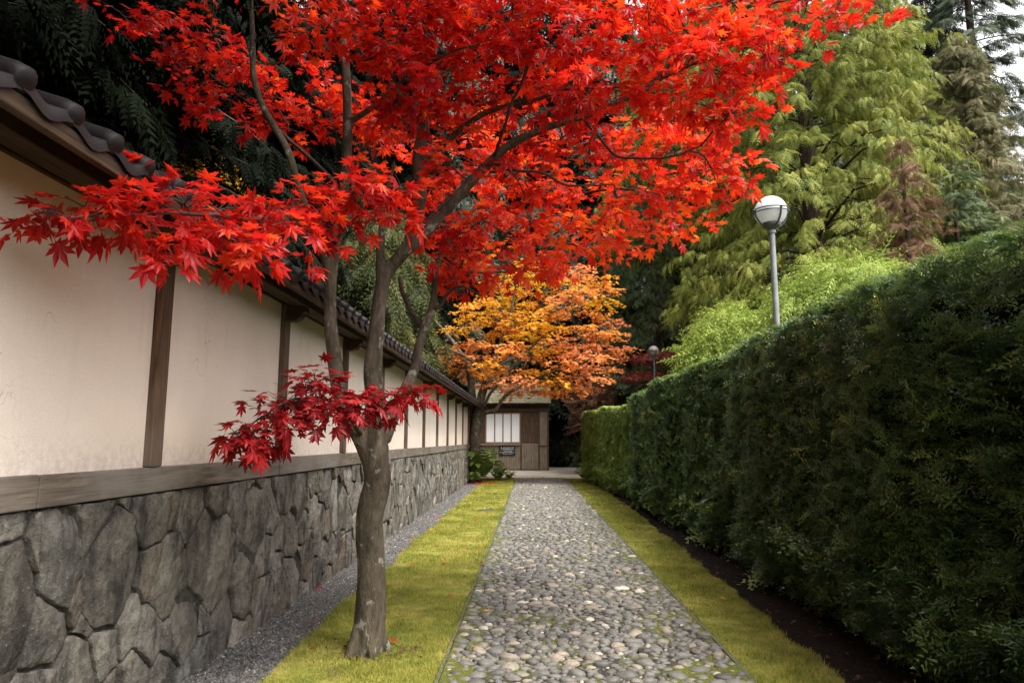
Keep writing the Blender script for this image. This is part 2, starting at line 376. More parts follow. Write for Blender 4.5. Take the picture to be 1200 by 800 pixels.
g = MB(); g.add([(-400, -300, -.03), (400, -300, -.03), (400, 700, -.03), (-400, 700, -.03)], [(0, 1, 2, 3)])
tag(g.build('ground', M['floor']), kind='structure')
PL, PR, PEND = -.50, 1.19, 23.8
LL = lambda y: -1.49 + .02 * math.sin(y * 1.9) + .012 * math.sin(y * 5.3)
RL = lambda y: 1.70 + .20 * min(1, max(0, (y - 4) / 9)) + .014 * math.sin(y * 2.3) + .02 * math.sin(y * 6.1) + .012 * math.sin(y * 14.3)
sheet('gravel_strip', (WX - .1, lambda y: LL(y) + .02), .4, PEND, -.012, M['gravel_bed'], bumps=.004)
sheet('lawn', (LL, PL - .035), .4, PEND - .1, 0.0, M['lawn'], 160, .006, 3)
sheet('lawn', (PR + .035, RL), .4, PEND - .6, 0.0, M['lawn'], 160, .006, 4)
sheet('soil_bed', (RL, 4.2), .4, PEND + .4, -.008, M['soil'], 80, .012, 5)
sheet('side_path', (lambda y: -2.6, lambda y: 1.9 + max(0, y - 25) * .35), PEND - .02, 33, -.006, M['dirt'], 30, .004, 6)
sheet('side_path', (lambda y: 1.1 + (y - 29) * .4, lambda y: 4.2 + (y - 29) * .9), 29, 42, -.002, M['dirt'], 30, .004, 7)
for x0 in (PL - .035, PR):
    k = MB(); y = .4
    while y < PEND:
        L = 1.1 + random.random() * .2; k.box(x0 + .006, x0 + .028, y, min(y + L, PEND), -.06, .003 + random.random() * .004); y += L + .006
    tag(k.build('path_edging', M['kerb'], bevel=.003), kind='structure')

# path: rounded pebbles set in a mossy bed, all one sheet of ground
def pebble_tmpl(nr, na):
    V = [(0, 0, 1.0)]
    for i in range(1, nr + 1):
        e = math.pi / 2 * (1 - i / nr) - (.25 if i == nr else 0)
        for j in range(na): 
            a = 2 * math.pi * (j + .5 * (i % 2)) / na; V.append((math.cos(a) * math.cos(e), math.sin(a) * math.cos(e), math.sin(e)))
    T = [(0, 1 + j, 1 + (j + 1) % na) for j in range(na)]
    for i in range(nr - 1):
        b = 1 + i * na
        for j in range(na):
            q = (j + 1) % na; T += [(b + j, b + na + j, b + na + q), (b + j, b + na + q, b + q)]
    return np.array(V), np.array(T)
def relax_pack(x0, x1, y0, y1, sx, sy, seed):
    r = np.random.default_rng(seed); P = []
    ny = int((y1 - y0) / sy); 
    for i in range(ny):
        nx = int((x1 - x0) / sx)
        off = r.uniform(0, 1)
        for j in range(nx):
            P.append((x0 + (j + .5 + .35 * r.uniform(-1, 1) + (.25 if i % 2 else -.25)) * (x1 - x0) / nx, y0 + (i + .5 + .3 * r.uniform(-1, 1)) * sy))
    P = np.array(P); P[:, 0] = np.clip(P[:, 0], x0 + .02, x1 - .02); return P
tb = Tri()
def pack(x0, x1, y0, y1, seed):
    """stones of mixed sizes, thrown big first, each one fitted in where there is room"""
    r = random.Random(seed); cell = .13; grid = {}; out = []
    area = (x1 - x0) * (y1 - y0)
    for (rm, dens) in ((.050, 14), (.042, 60), (.035, 220), (.030, 480), (.023, 1000), (.017, 1700), (.012, 2600)):
        for _ in range(int(area * dens)):
            rr = rm * r.uniform(.85, 1.15); x = r.uniform(x0 + rr * .7, x1 - rr * .7); y = r.uniform(y0, y1); gx, gy = int(x / cell + 50), int(y / cell); ok = True
            for i in (-1, 0, 1):
                for j in (-1, 0, 1):
                    for (a, b, c) in grid.get((gx + i, gy + j), ()):
                        dx, dy = (a - x) * .84, (b - y) * 1.16
                        if dx * dx + dy * dy < ((rr + c) * .92) ** 2: ok = False; break
                    if not ok: break
                if not ok: break
            if ok: grid.setdefault((gx, gy), []).append((x, y, rr)); out.append((x, y, rr))
    return np.array(out)
for (y0, y1, nr, na) in ((3.0, 7.5, 5, 12), (7.5, 12, 3, 8), (12, PEND, 2, 6)):
    P = pack(PL, PR, y0, y1, int(y0 * 10)); N = len(P); sz = P[:, 2]
    a = rng.normal(0, .28, N); el = rng.uniform(.98, 1.32, N); A = sz * 1.06 * el; B = sz * .99 / el; Hh = np.minimum(.010 + .42 * sz, .032) * rng.uniform(.8, 1.2, N)
    tx = rng.normal(0, .12, N); ty = rng.normal(0, .12, N); ca, sa = np.cos(a), np.sin(a)
    ROT = np.stack([np.stack([ca * A, sa * A, tx * A], -1), np.stack([-sa * B, ca * B, ty * B], -1), np.stack([-tx * Hh, -ty * Hh, Hh], -1)], -1)
    pos = np.stack([P[:, 0], P[:, 1], -.005 + rng.uniform(-.006, .003, N)], -1)
    tv = np.clip(rng.normal(.42, .21, N) + .28 * (rng.uniform(0, 1, N) > .92), 0, 1)
    V, T = pebble_tmpl(nr, na); V = V.copy(); h = np.hypot(V[:, 0], V[:, 1]); V[:, 2] = np.sign(V[:, 2]) * np.abs(V[:, 2]) ** .8      # a little flat on top
    V, T, C = scatter(V, T, pos, ROT, np.ones(N), tv)
    d = fbm(V, 30, 3)[:, None] * np.array([.005, .005, .0015]) + fbm(V, 75, 6)[:, None] * np.array([.0018, .0018, .001]); tb.add(V + d, T, C)
po = tb.build('path', M['pebble'], smooth=True); tag(po, kind='structure')
bt = Tri(); xs = np.linspace(PL, PR, 40); ys = np.linspace(3.0, PEND, 460); XX, YY = np.meshgrid(xs, ys)
mo = fbm(np.stack([XX, YY], -1).reshape(-1, 2), 2.2, 12); edge = np.exp(-np.minimum(XX - PL, PR - XX) / .14).ravel()
ZZ = .000 + .009 * np.clip(mo + .9 * edge, -1, 1.1) + .004 * fbm(np.stack([XX, YY], -1).reshape(-1, 2), 22, 5)
V = np.stack([XX.ravel(), YY.ravel(), ZZ], -1); i, j = np.meshgrid(np.arange(459), np.arange(39), indexing='ij'); p = (i * 40 + j).ravel()
bt.add(V, np.concatenate([np.stack([p, p + 1, p + 41], -1), np.stack([p, p + 41, p + 40], -1)]), edge)
tag(bt.build('path_bed', M['bed'], smooth=True), kind='structure')

# gravel stones
OCT = np.array([(1, 0, 0), (0, 1, 0), (-1, 0, 0), (0, -1, 0), (0, 0, 1.)]); OT = np.array([(0, 1, 4), (1, 2, 4), (2, 3, 4), (3, 0, 4)])
gt = Tri()
for (y0, y1, dens, s0) in ((3.4, 8, 6500, .0085), (8, PEND, 2200, .014)):
    N = int((y1 - y0) * .46 * dens); P = np.stack([rng.uniform(WX - .03, -1.47, N), rng.uniform(y0, y1, N), np.full(N, -.010)], -1)
    rot = frames(rng.normal(size=(N, 3)), np.array([0, 0, 1.])) ; sc = (s0 * rng.uniform(.6, 1.6, (N, 1)) * np.array([[1, 1, .8]]))
    q = rng.uniform(0, 6.28, N); Z = np.zeros(N); O = np.ones(N)
    rot = np.stack([np.stack([np.cos(q), np.sin(q), rng.normal(0, .25, N)], -1), np.stack([-np.sin(q), np.cos(q), rng.normal(0, .25, N)], -1), np.stack([Z, Z, O], -1)], -1)
    gt.add(*scatter(OCT, OT, P, rot, sc, np.clip(rng.normal(.45, .25, N), 0, 1)))
tag(gt.build('gravel', M['gravel']), 'loose grey gravel strip along the foot of the stone wall', 'gravel', kind='stuff')

# grass blades
BL = np.array([(-.5, 0, 0), (.5, 0, 0), (0, .25, 1.)]); BT = np.array([(0, 1, 2)])
def blades(name, xf, y0, y1, label):
    t = Tri()
    for (a, b, dens, w, h) in ((y0, 7.5, 15000, .0036, .026), (7.5, 13, 7000, .006, .03), (13, y1, 3000, .012, .034)):
        yy = rng.uniform(a, b, int((b - a) * 1.05 * dens)); xl = np.array([xf[0](y) for y in yy]); xr = np.array([xf[1](y) for y in yy])
        k = rng.uniform(0, 1, len(yy)) < (xr - xl + .02) / 1.05; yy, xl, xr = yy[k], xl[k], xr[k]; N = len(yy)
        x = xl + (xr - xl) * rng.uniform(-.015, 1.015, N) + rng.normal(0, .008, N)
        pos = np.stack([x, yy, np.zeros(N)], -1); hv = h * (.75 + .5 * fbm(pos[:, :2], 2.5, 9)) * rng.uniform(.5, 1.3, N)
        q = rng.uniform(0, 6.28, N); lean = rng.uniform(.1, 1.3, N)
        ax = np.stack([np.cos(q) * w, np.sin(q) * w, 0 * q], -1); ay = np.stack([-np.sin(q) * hv * lean * 4, np.cos(q) * hv * lean * 4, 0 * q], -1); az = np.stack([0 * q, 0 * q, hv], -1)
        t.add(*scatter(BL, BT, pos, np.stack([ax, ay, az], -1), np.ones(N), np.clip(rng.normal(.5, .28, N), 0, 1)))
    tag(t.build(name, M['blade']), label, 'grass', kind='stuff')
blades('grass', (LL, lambda y: PL - .03), 3.4, PEND - .1, 'short yellow green grass left of the cobbled path')
blades('grass', (lambda y: PR + .03, RL), 3.4, PEND - .6, 'narrow strip of yellow green grass right of the cobbled path')

# ------------------------------------------------------------------ garden wall
WY0, WY1 = .5, 22.9
wall = empty('garden_wall', (WX, WY0, 0))
tag(wall, 'long cream plaster garden wall with wooden posts on a rough stone base under tiles', 'wall')
def wpart(o): o.matrix_parent_inverse = wall.matrix_basis.inverted(); return o
def wbuild(mb, name, mat, bevel=0): o = mb.build(name, mat, wall, bevel); return wpart(o)

def clip(poly, a, b, c):      # keep a*x+b*y<=c
    out = []
    for i in range(len(poly)):
        p, q = poly[i], poly[(i + 1) % len(poly)]; dp = a * p[0] + b * p[1] - c; dq = a * q[0] + b * q[1] - c
        if dp <= 0: out.append(p)
        if dp * dq < 0: t = dp / (dp - dq); out.append((p[0] + (q[0] - p[0]) * t, p[1] + (q[1] - p[1]) * t))
    return out
ZT = 1.035
r2 = np.random.default_rng(21); seeds = []
tries = 0
while tries < 9000:
    tries += 1
    p = (r2.uniform(WY0, WY1), r2.uniform(-.02, ZT + .02)); rad = r2.uniform(.17, .30)
    if all(((p[0] - q[0]) * 1.25) ** 2 + ((p[1] - q[1]) * .78) ** 2 > (min(rad, q[2])) ** 2 for q in seeds if abs(q[0] - p[0]) < .5): seeds.append((p[0], p[1], rad))
st = Tri()
for k, (y, z, rad) in enumerate(seeds):
    poly = [(max(WY0, min(WY1, a)), b) for a, b in [(y - .6, -.05), (y + .6, -.05), (y + .6, ZT), (y - .6, ZT)]]
    for j, (y2, z2, _) in enumerate(seeds):
        if j == k or abs(y2 - y) > 1.0: continue
        # anisotropic metric, so that stones come out taller than wide
        a, b = (y2 - y) * 1.34, (z2 - z) * .76; c = (1.34 * (y2 * y2 - y * y) + .76 * (z2 * z2 - z * z)) / 2
        # weighted cells: big stones push their small neighbours back
        c += (rad * rad - seeds[j][2] ** 2) * .55
        poly = clip(poly, a, b, c)
        if len(poly) < 3: break
    if len(poly) < 3: continue
    P = np.array(poly); cen = P.mean(0)
    # densify the outline and roughen it, then pull it in for the joint
    Q = []
    for i in range(len(P)):
        A, B = P[i], P[(i + 1) % len(P)]; m = max(1, int(np.linalg.norm(B - A) / .018))
        for s in range(m): Q.append(A + (B - A) * s / m)
    Q = np.array(Q)
    for _ in range(0): Q = .5 * Q + .25 * (np.roll(Q, 1, 0) + np.roll(Q, -1, 0))
    d = np.linalg.norm(Q - cen, axis=1, keepdims=True); Q = cen + (Q - cen) * (1 - (.007 + .006 * r2.uniform()) / np.maximum(d, .03))
    Q += np.stack([fbm(Q, 14, 3), fbm(Q, 14, 4)], -1) * .006 + np.stack([fbm(Q, 46, 5), fbm(Q, 46, 6)], -1) * .0035; Q[:, 1] = np.clip(Q[:, 1], -.05, ZT - .004)
    proud = r2.uniform(.004, .015); tilt = r2.normal(0, .035, 2); m = len(Q); V = []; facets = [(np.array([math.cos(a), math.sin(a)]) * r2.uniform(.05, .3), r2.uniform(.01, .035)) for a in r2.uniform(0, 6.28, 3)]
    for (f, dep) in ((1.0, -.05), (1.0, .007), (.99, .013), (.965, .0155), (.75, .016), (.45, .017), (.2, .017)):
        q = cen + (Q - cen) * f
        x = dep + proud + (q - cen) @ tilt * (1 if dep > 0 else .6) - (np.max([np.maximum(0, (q - cen) @ nv - of) for nv, of in facets], axis=0) if dep > -.02 else 0) + (.005 * fbm(q, 6, 11 + k % 5)) + .004 * fbm(q, 19, 13) + .003 * fbm(q, 47, 15)
        V.append(np.stack([WX - .005 + x, q[:, 0], q[:, 1]], -1))
    V = np.concatenate(V + [[(WX - .005 + .029 + proud, cen[0], cen[1])]]); T = []
    for i in range(6):
        for j in range(m):
            e = (j + 1) % m; T += [(i * m + j, i * m + e, (i + 1) * m + e), (i * m + j, (i + 1) * m + e, (i + 1) * m + j)]
    for j in range(m): T.append((6 * m + j, 6 * m + (j + 1) % m, 7 * m))
    st.add(V, T, r2.uniform())
base = wpart(st.build('stone_base', M['stone'], wall, smooth=True))
mo = MB(); mo.box(WX - .3, WX - .006, WY0, WY1, -.05, ZT - .01); o = mo.build('mortar_core', M['mortar'], base)
mb = MB(); mb.box(WX - .24, WX - .06, WY0 + .01, WY1 - .01, ZT, 2.42); wbuild(mb, 'wall_core', M['plaster'])
SP = 1.762; posts = [3.45 + SP * k for k in range(-1, 12)]
sy = WY0
for L in (1.52, .62, 2.55, 1.7, 2.9, 2.4, 3.1, 2.7, 2.4, 9):
    e = min(sy + L, WY1); mb = MB(); mb.box(WX - .05, WX + .035 + random.uniform(-.004, .004), sy + .002, e - .002, ZT + .002, 1.165 + random.uniform(-.003, .003)); wbuild(mb, 'sill_beam', M['sill_wood'], .006); sy = e
    if sy >= WY1: break
edges = [WY0] + posts + [WY1]
for i, y in enumerate(posts):
    mb = MB(); mb.box(WX - .08, WX + .04, y - .055, y + .055, 1.166, 2.34); wbuild(mb, 'post', M['post_wood'], .006)
    arc = [(WX + .035, 2.215), (WX + .09, 2.213), (WX + .125, 2.222), (WX + .15, 2.245), (WX + .165, 2.275), (WX + .185, 2.282), (WX + .185, 2.325), (WX + .035, 2.325)]
    mb = MB(); mb.prism(arc, 1, y - .05, y + .05); wbuild(mb, 'bracket', M['eave_wood'], .004)
for a, b in zip(edges[:-1], edges[1:]):
    if b - a < .3: continue
    mb = MB(); mb.box(WX - .06, WX, a + (.05 if a != WY0 else 0), b - (.05 if b != WY1 else 0), 1.15, 2.36); wbuild(mb, 'plaster_panel', M['plaster'])
mb = MB(); mb.box(WX + .07, WX + .19, WY0, WY1 + .25, 2.326, 2.41); wbuild(mb, 'eave_beam', M['eave_wood'], .006)
mb = MB(); mb.box(WX - .055, WX + .02, WY0, WY1, 2.342, 2.45); wbuild(mb, 'head_beam', M['eave_wood'], .006)
CX = WX - .15; EX, EZ = -1.50, 2.345; RZ = 2.55
def slope(x): return EZ + (RZ - EZ) * (EX - x) / (EX - CX)
mb = MB()
for sgn in (1, -1):
    f = lambda x: CX + sgn * (x - CX)
    mb.prism([(f(EX - .02), slope(EX - .02) - .045), (f(CX), RZ - .045), (f(CX), RZ - .03), (f(EX - .02), slope(EX - .02) - .03)], 1, WY0, WY1 + .3)
wbuild(mb, 'soffit', M['soffit_wood'])
mb = MB(); mb.box(EX - .05, EX - .015, WY0, WY1 + .3, 2.262, 2.318); wbuild(mb, 'fascia', M['eave_wood'], .004)
# roof: roll and pan tiles
ut = Tri(); NS = 8
roofV, roofT = [], []
TS = .222; ntile = int((WY1 + .3 - WY0) / TS)
u = Tri()
for sgn in (1, -1):
    def PX(d): return CX + sgn * (EX - CX - d)          # d = distance in from the eave
    for d0, d1 in ((0, .34), (.33, .68)):
        up = .006 if d0 == 0 else 0
        prof = []
        for k in range(9):                                # S profile across one tile, in y and height
            s = k / 8; hgt = .018 * math.cos(2 * math.pi * s) - .012
            prof.append((s * TS, hgt))
        V = []
        for d in (d0, d1):
            z0 = EZ + (RZ - EZ) * d / (EX - CX)
            for (yy, hh) in prof: V.append((PX(d), yy, z0 + hh + (up if d == d1 else .014)))
        for (yy, hh) in prof: V.append((PX(d0), yy, EZ + (RZ - EZ) * d0 / (EX - CX) + hh - .024 + (0 if d0 else -.004 * math.sin(math.pi * yy / TS))))
        T = []
        for k in range(8): T += [(k, k + 1, k + 10), (k, k + 10, k + 9), (18 + k, 19 + k, k + 1), (18 + k, k + 1, k)]
        u.add(V, T)
    # round end cap on the roll, and the roll itself
    L = math.hypot(EX - CX, RZ - EZ)
    P = np.array([(PX(-.012), 0, EZ + .004), (PX(-.006), 0, EZ + .008), (PX(.0), 0, EZ + .01), (PX(.03), 0, EZ + .03), (PX(EX - CX), 0, RZ + .012)])
    u.add(*tube(P, [.026, .038, .043, .04, .036], 12))
V0 = np.concatenate(u.V); T0 = np.concatenate(u.T)
N = ntile; pos = np.stack([np.zeros(N), 1.86 + TS * (np.arange(N) - int((1.86 - WY0) / TS)), np.zeros(N)], -1) + rng.normal(0, .003, (N, 3)) * np.array([1, 1, .6])
V, T, C = scatter(V0, T0, pos, np.repeat(np.eye(3)[None], N, 0), np.ones(N), np.zeros(N))
roof = wpart(tri_obj('roof', V, T, M['tile'], wall, smooth=True))
rt = Tri(); yy = np.linspace(WY0, WY1 + .3, 40)
rt.add(*tube(np.stack([np.full(40, CX), yy, np.full(40, RZ + .075)], -1), .055, 12)); rt.add(*tube(np.stack([np.full(40, CX), yy, np.full(40, RZ + .03)], -1), .07, 4))
o = rt.build('ridge', M['tile'], roof, smooth=False)

# ------------------------------------------------------------------ maple leaves and trees
def maple_leaf(detail=True):
    lobes = [(-128, .27), (-84, .44), (-41, .56), (0, .62), (41, .56), (84, .44), (128, .27)]
    if not detail: lobes = [(-105, .36), (-50, .52), (0, .6), (50, .52), (105, .36)]
    V = [(0, 0, .02)]; T = []; n = len(lobes); vr = .17
    def pt(a, r, side=0, dz=0):
        a = R(a); d = np.array([math.sin(a), math.cos(a)]); q = d * r + np.array([d[1], -d[0]]) * side
        return (q[0], q[1] + .12, -.32 * (q @ q) + dz)
    val = []
    for i in range(n + 1):
        if i == 0: a = lobes[0][0] - 26; r = .08
        elif i == n: a = lobes[-1][0] + 26; r = .08
        else: a = (lobes[i - 1][0] + lobes[i][0]) / 2; r = vr if detail else .2
        val.append(len(V)); V.append(pt(a, r, 0, -.0))
    for i, (a, L) in enumerate(lobes):
        if detail:
            w = L * .17; s = len(V); V += [pt(a, L * .5, -w, -.022), pt(a, L * .5, w, -.022), pt(a, L), pt(a, L * .5, 0, .022), pt(a, L * .2, 0, .02)]
            T += [(0, val[i], s + 4), (0, s + 4, val[i + 1]), (val[i], s, s + 4), (s, s + 3, s + 4), (s + 4, s + 3, s + 1), (s + 4, s + 1, val[i + 1]), (s, s + 2, s + 3), (s + 3, s + 2, s + 1)]
        else:
            s = len(V); V += [pt(a, L)]; T += [(0, val[i], val[i + 1]), (val[i], s, val[i + 1])]
    if detail:
        s = len(V); V += [(-.012, .04, .0), (.012, .04, 0), (0, -.42, .05)]; T += [(s, s + 1, s + 2)]
    V = np.array(V); V[:, :2] *= 1 / 1.05
    # base of the petiole at the origin
    if detail: V[:, 1] += .40
    return V, np.array(T)
LEAF, LEAF_T = maple_leaf(True); LEAF2, LEAF2_T = maple_leaf(False)

def branchy(main, pads, leaf_size, leafV, leafT, leaf_r, seed, node_gap, limb_r=.012, twig_r=.0022, tlen=(.25, .5), droop=(.15, .9), flat=.55):
    """main: list of (points, radii). pads: (centre, radii xyz, twigs, tint). Returns Tri of twigs, arrays of leaves."""
    r = np.random.default_rng(seed); tw = Tri()
    MP = np.concatenate([spline(p, 6) for p, _ in main])
    LP, LA, LN, LT, LS = [], [], [], [], []
    conn = list(MP)
    for (c, rad, ntw, tint) in pads:
        c = np.asarray(c); rad = np.asarray(rad)
        A = np.array(conn); d = np.linalg.norm((A - c) * np.array([1, 1, 1.5]), axis=1) + np.where(A[:, 2] > c[2] + .25, .35, 0)
        s = A[np.argmin(d)]; L = np.linalg.norm(c - s)
        mid = s + (c - s) * .5 + r.normal(0, .07, 3) * L + np.array([0, 0, .08 * L]); P = spline([s, mid, c], 7)
        rr = np.linspace(min(limb_r, .004 + .008 * L), twig_r * 1.7, len(P)); tw.add(*tube(P, rr, 5))
        for q in P[3::3]: conn.append(q)
        for _ in range(ntw):
            # an end point in the flattened ellipsoid, reached from somewhere on the limb
            v = norm(r.normal(size=3)) * r.uniform(.55, 1.0) ** .5; e = c + v * rad
            b = P[r.integers(len(P) // 2, len(P))]; Lt = np.linalg.norm(e - b)
            m = b + (e - b) * .5 + np.array([0, 0, .10 * Lt]) + r.normal(0, .05, 3) * Lt
            Q = spline([b, m, e], 5); tw.add(*tube(Q, np.linspace(twig_r * 1.3, twig_r * .5, len(Q)), 3, False))
            nn = max(2, int(Lt * .75 / node_gap)); tg = norm(np.gradient(Q, axis=0))
            for k in range(nn + 1):
                f = 1 - k * node_gap / max(Lt, .05)
                if f < .2: break
                x = f * (len(Q) - 1); i = min(int(x), len(Q) - 2); p = Q[i] + (Q[i + 1] - Q[i]) * (x - i); t = tg[i]
                sd = norm(np.cross(t, [0, 0, 1.]) + 1e-6)
                for sg in (1, -1):
                    if r.uniform() < .1: continue
                    a = t * r.uniform(.25, .8) + sd * sg * r.uniform(.5, 1.0) + np.array([0, 0, -1]) * r.uniform(*droop) + r.normal(0, .22, 3)
                    LP.append(p); LA.append(a); LT.append(tint + r.normal(0, .12)); LS.append(leaf_size * r.uniform(.55, 1.25))
                    LN.append(np.array([0, 0, 1]) + r.normal(0, flat, 3))
                if k == 0:
                    LP.append(p); LA.append(t + np.array([0, 0, -r.uniform(*droop)])); LT.append(tint + r.normal(0, .12)); LS.append(leaf_size * r.uniform(.8, 1.2)); LN.append(np.array([0, 0, 1]) + r.normal(0, flat, 3))
    LP = np.array(LP); rot = frames(np.array(LA), np.array(LN))
    return tw, scatter(leafV, leafT, LP, rot, np.array(LS)[:, None] * np.stack([r.uniform(.78, 1.12, len(LP)), r.uniform(.85, 1.1, len(LP)), r.uniform(-.3, 1.35, len(LP))], -1), np.clip(np.array(LT), 0, 1))

def br(*pts):
    """branch given as (px, py, distance, radius) along its length"""
    P = np.array([at(a, b, c) for a, b, c, _ in pts]); return P, np.array([d for *_, d in pts])
TY = 4.41
main = [
    br((428, 780, TY, .126), (428, 766, TY, .116), (432, 742, TY, .101), (435, 700, TY, .095), (435, 660, TY, .091), (433, 625, TY, .090), (434, 600, TY, .089), (442, 565, TY, .085), (441, 538, TY, .090), (439, 512, TY, .080),
       (440, 470, 4.42, .066), (437, 435, 4.43, .061), (441, 390, 4.45, .054), (446, 345, 4.47, .049), (454, 318, 4.5, .046), (474, 294, 4.52, .042), (486, 264, 4.55, .040), (493, 225, 4.6, .046), (490, 185, 4.62, .044), (497, 150, 4.65, .042), (502, 112, 4.68, .037), (507, 75, 4.7, .028), (510, 40, 4.7, .025), (516, -30, 4.75, .02), (510, -110, 4.8, .014)),
    br((440, 545, TY, .075), (424, 512, 4.39, .065), (408, 490, 4.36, .055), (398, 460, 4.36, .05), (392, 420, 4.38, .047), (387, 370, 4.4, .043), (388, 320, 4.42, .042), (397, 260, 4.45, .04), (406, 190, 4.5, .037), (407, 120, 4.52, .034), (404, 60, 4.55, .03), (402, 0, 4.58, .027), (396, -80, 4.6, .02), (400, -160, 4.7, .012)),
    br((468, 300, 4.5, .042), (495, 277, 4.5, .039), (525, 244, 4.48, .037), (555, 210, 4.45, .034), (577, 187, 4.42, .031), (600, 168, 4.4, .031), (637, 151, 4.35, .027), (682, 137, 4.3, .024), (720, 122, 4.25, .021), (761, 101, 4.2, .018), (795, 80, 4.15, .014), (840, 70, 4.1, .01)),
    br((447, 338, 4.47, .04), (446, 305, 4.5, .034), (447, 275, 4.55, .028), (452, 235, 4.6, .02), (462, 190, 4.7, .012)),
    br((491, 192, 4.62, .028), (525, 165, 4.5, .024), (547, 146, 4.45, .022), (577, 129, 4.4, .02), (619, 120, 4.3, .018), (652, 107, 4.2, .015), (675, 90, 4.1, .012), (694, 60, 4.0, .008)),
    br((448, 515, 4.45, .06), (468, 470, 4.55, .042), (486, 432, 4.65, .036), (490, 410, 4.7, .034), (497, 385, 4.75, .032), (507, 360, 4.8, .029), (509, 340, 4.85, .026), (512, 312, 4.9, .023), (525, 284, 5.0, .02), (540, 262, 5.1, .018), (559, 244, 5.2, .016), (600, 242, 5.3, .012), (622, 259, 5.35, .009), (650, 275, 5.4, .006)),
    br((407, 145, 4.52, .026), (442, 122, 4.4, .02), (469, 97, 4.3, .017), (502, 75, 4.2, .015), (532, 60, 4.1, .012), (566, 49, 4.0, .008), (600, 20, 3.9, .006)),
    br((388, 325, 4.42, .03), (365, 262, 4.25, .026), (349, 217, 4.15, .026), (337, 176, 4.1, .025), (311, 131, 4.05, .023), (298, 94, 4.0, .021), (296, 49, 4.0, .019), (294, 0, 4.0, .016), (290, -70, 4.0, .01)),
]
thin = [
    br((682, 138, 4.3, .012), (705, 165, 4.25, .01), (727, 184, 4.2, .009), (765, 186, 4.15, .007), (795, 182, 4.1, .006), (821, 171, 4.05, .004)),
    br((575, 190, 4.42, .013), (600, 199, 4.3, .011), (637, 204, 4.25, .009), (664, 216, 4.2, .008), (720, 217, 4.15, .005)),
    br((652, 107, 4.2, .01), (700, 102, 4.15, .008), (740, 104, 4.1, .006), (775, 112, 4.05, .004)),
    br((761, 101, 4.2, .016), (785, 75, 4.15, .014), (810, 54, 4.1, .013), (862, 26, 4.0, .011), (900, 6, 3.95, .009), (960, -6, 3.9, .007), (1030, 4, 3.85, .004)),
    br((497, 388, 4.75, .024), (492, 380, 4.8, .02), (480, 362, 4.85, .018), (472, 345, 4.9, .016), (468, 325, 5.0, .012)),
    br((505, 364, 4.8, .018), (517, 357, 4.78, .014), (525, 345, 4.75, .012), (540, 336, 4.7, .01), (562, 345, 4.65, .006)),
    br((490, 270, 4.55, .012), (545, 215, 4.9, .012), (600, 200, 5.4, .01), (680, 170, 5.8, .008), (760, 150, 6.0, .005)),
    br((394, 290, 4.44, .02), (360, 275, 3.9, .015), (320, 262, 3.3, .012), (250, 252, 2.75, .009), (170, 250, 2.45, .006), (80, 255, 2.2, .004)),
    br((392, 285, 4.4, .016), (410, 262, 4.0, .012), (440, 240, 3.7, .008), (470, 220, 3.5, .005)),
    br((395, 215, 4.5, .016), (340, 165, 4.7, .012), (290, 120, 4.9, .009), (220, 70, 5.0, .006), (150, 25, 5.1, .004)),
    br((426, 512, 4.37, .016), (405, 482, 4.05, .012), (370, 466, 3.8, .009), (325, 475, 3.62, .006), (285, 505, 3.5, .004)),
    br((446, 500, 4.35, .014), (455, 475, 4.1, .01), (475, 462, 3.98, .006)),
    br((578, 188, 4.42, .012), (590, 150, 4.2, .01), (610, 100, 4.0, .009), (640, 40, 3.8, .007), (700, 20, 3.7, .004)),
]
maple = empty('maple_tree', at(430, 766, TY) * np.array([1, 1, 0]))
tag(maple, 'red leaved japanese maple with a bent lichen spotted trunk on the left lawn', 'tree')
ORG = np.array(maple.location)
tt = Tri()
for P, rr in main:
    Q = spline(np.column_stack([P, rr]), 6); w = 1 + .05 * fbm(Q[:, :3], 6, 2); tt.add(*tube(Q[:, :3], Q[:, 3] * w, 12))
# flared roots
for a in (0.3, 1.6, 2.6, 3.9, 5.2):
    d = np.array([math.cos(a), math.sin(a), 0]); b = ORG + np.array([0, 0, 0])
    tt.add(*tube(spline([b + d * .05 + [0, 0, .16], b + d * .10 + [0, 0, .06], b + d * .15 + [0, 0, -.02]], 5), np.linspace(.05, .018, 11), 8))
trunk = tt.build('trunk', M['bark'], maple, smooth=True, origin=ORG)
m = trunk.modifiers.new('join', 'REMESH'); m.mode = 'VOXEL'; m.voxel_size = .009; m.use_smooth_shade = True
m = trunk.modifiers.new('soften', 'SMOOTH'); m.factor = .5; m.iterations = 6
tn = Tri()
for P, rr in thin:
    Q = spline(np.column_stack([P, rr]), 6); Q[:, :3] += .01 * np.stack([fbm(Q[:, :3], 9, k) for k in range(3)], -1); tn.add(*tube(Q[:, :3], Q[:, 3], 8))
tn.build('branches', M['twig'], maple, smooth=True, origin=ORG)

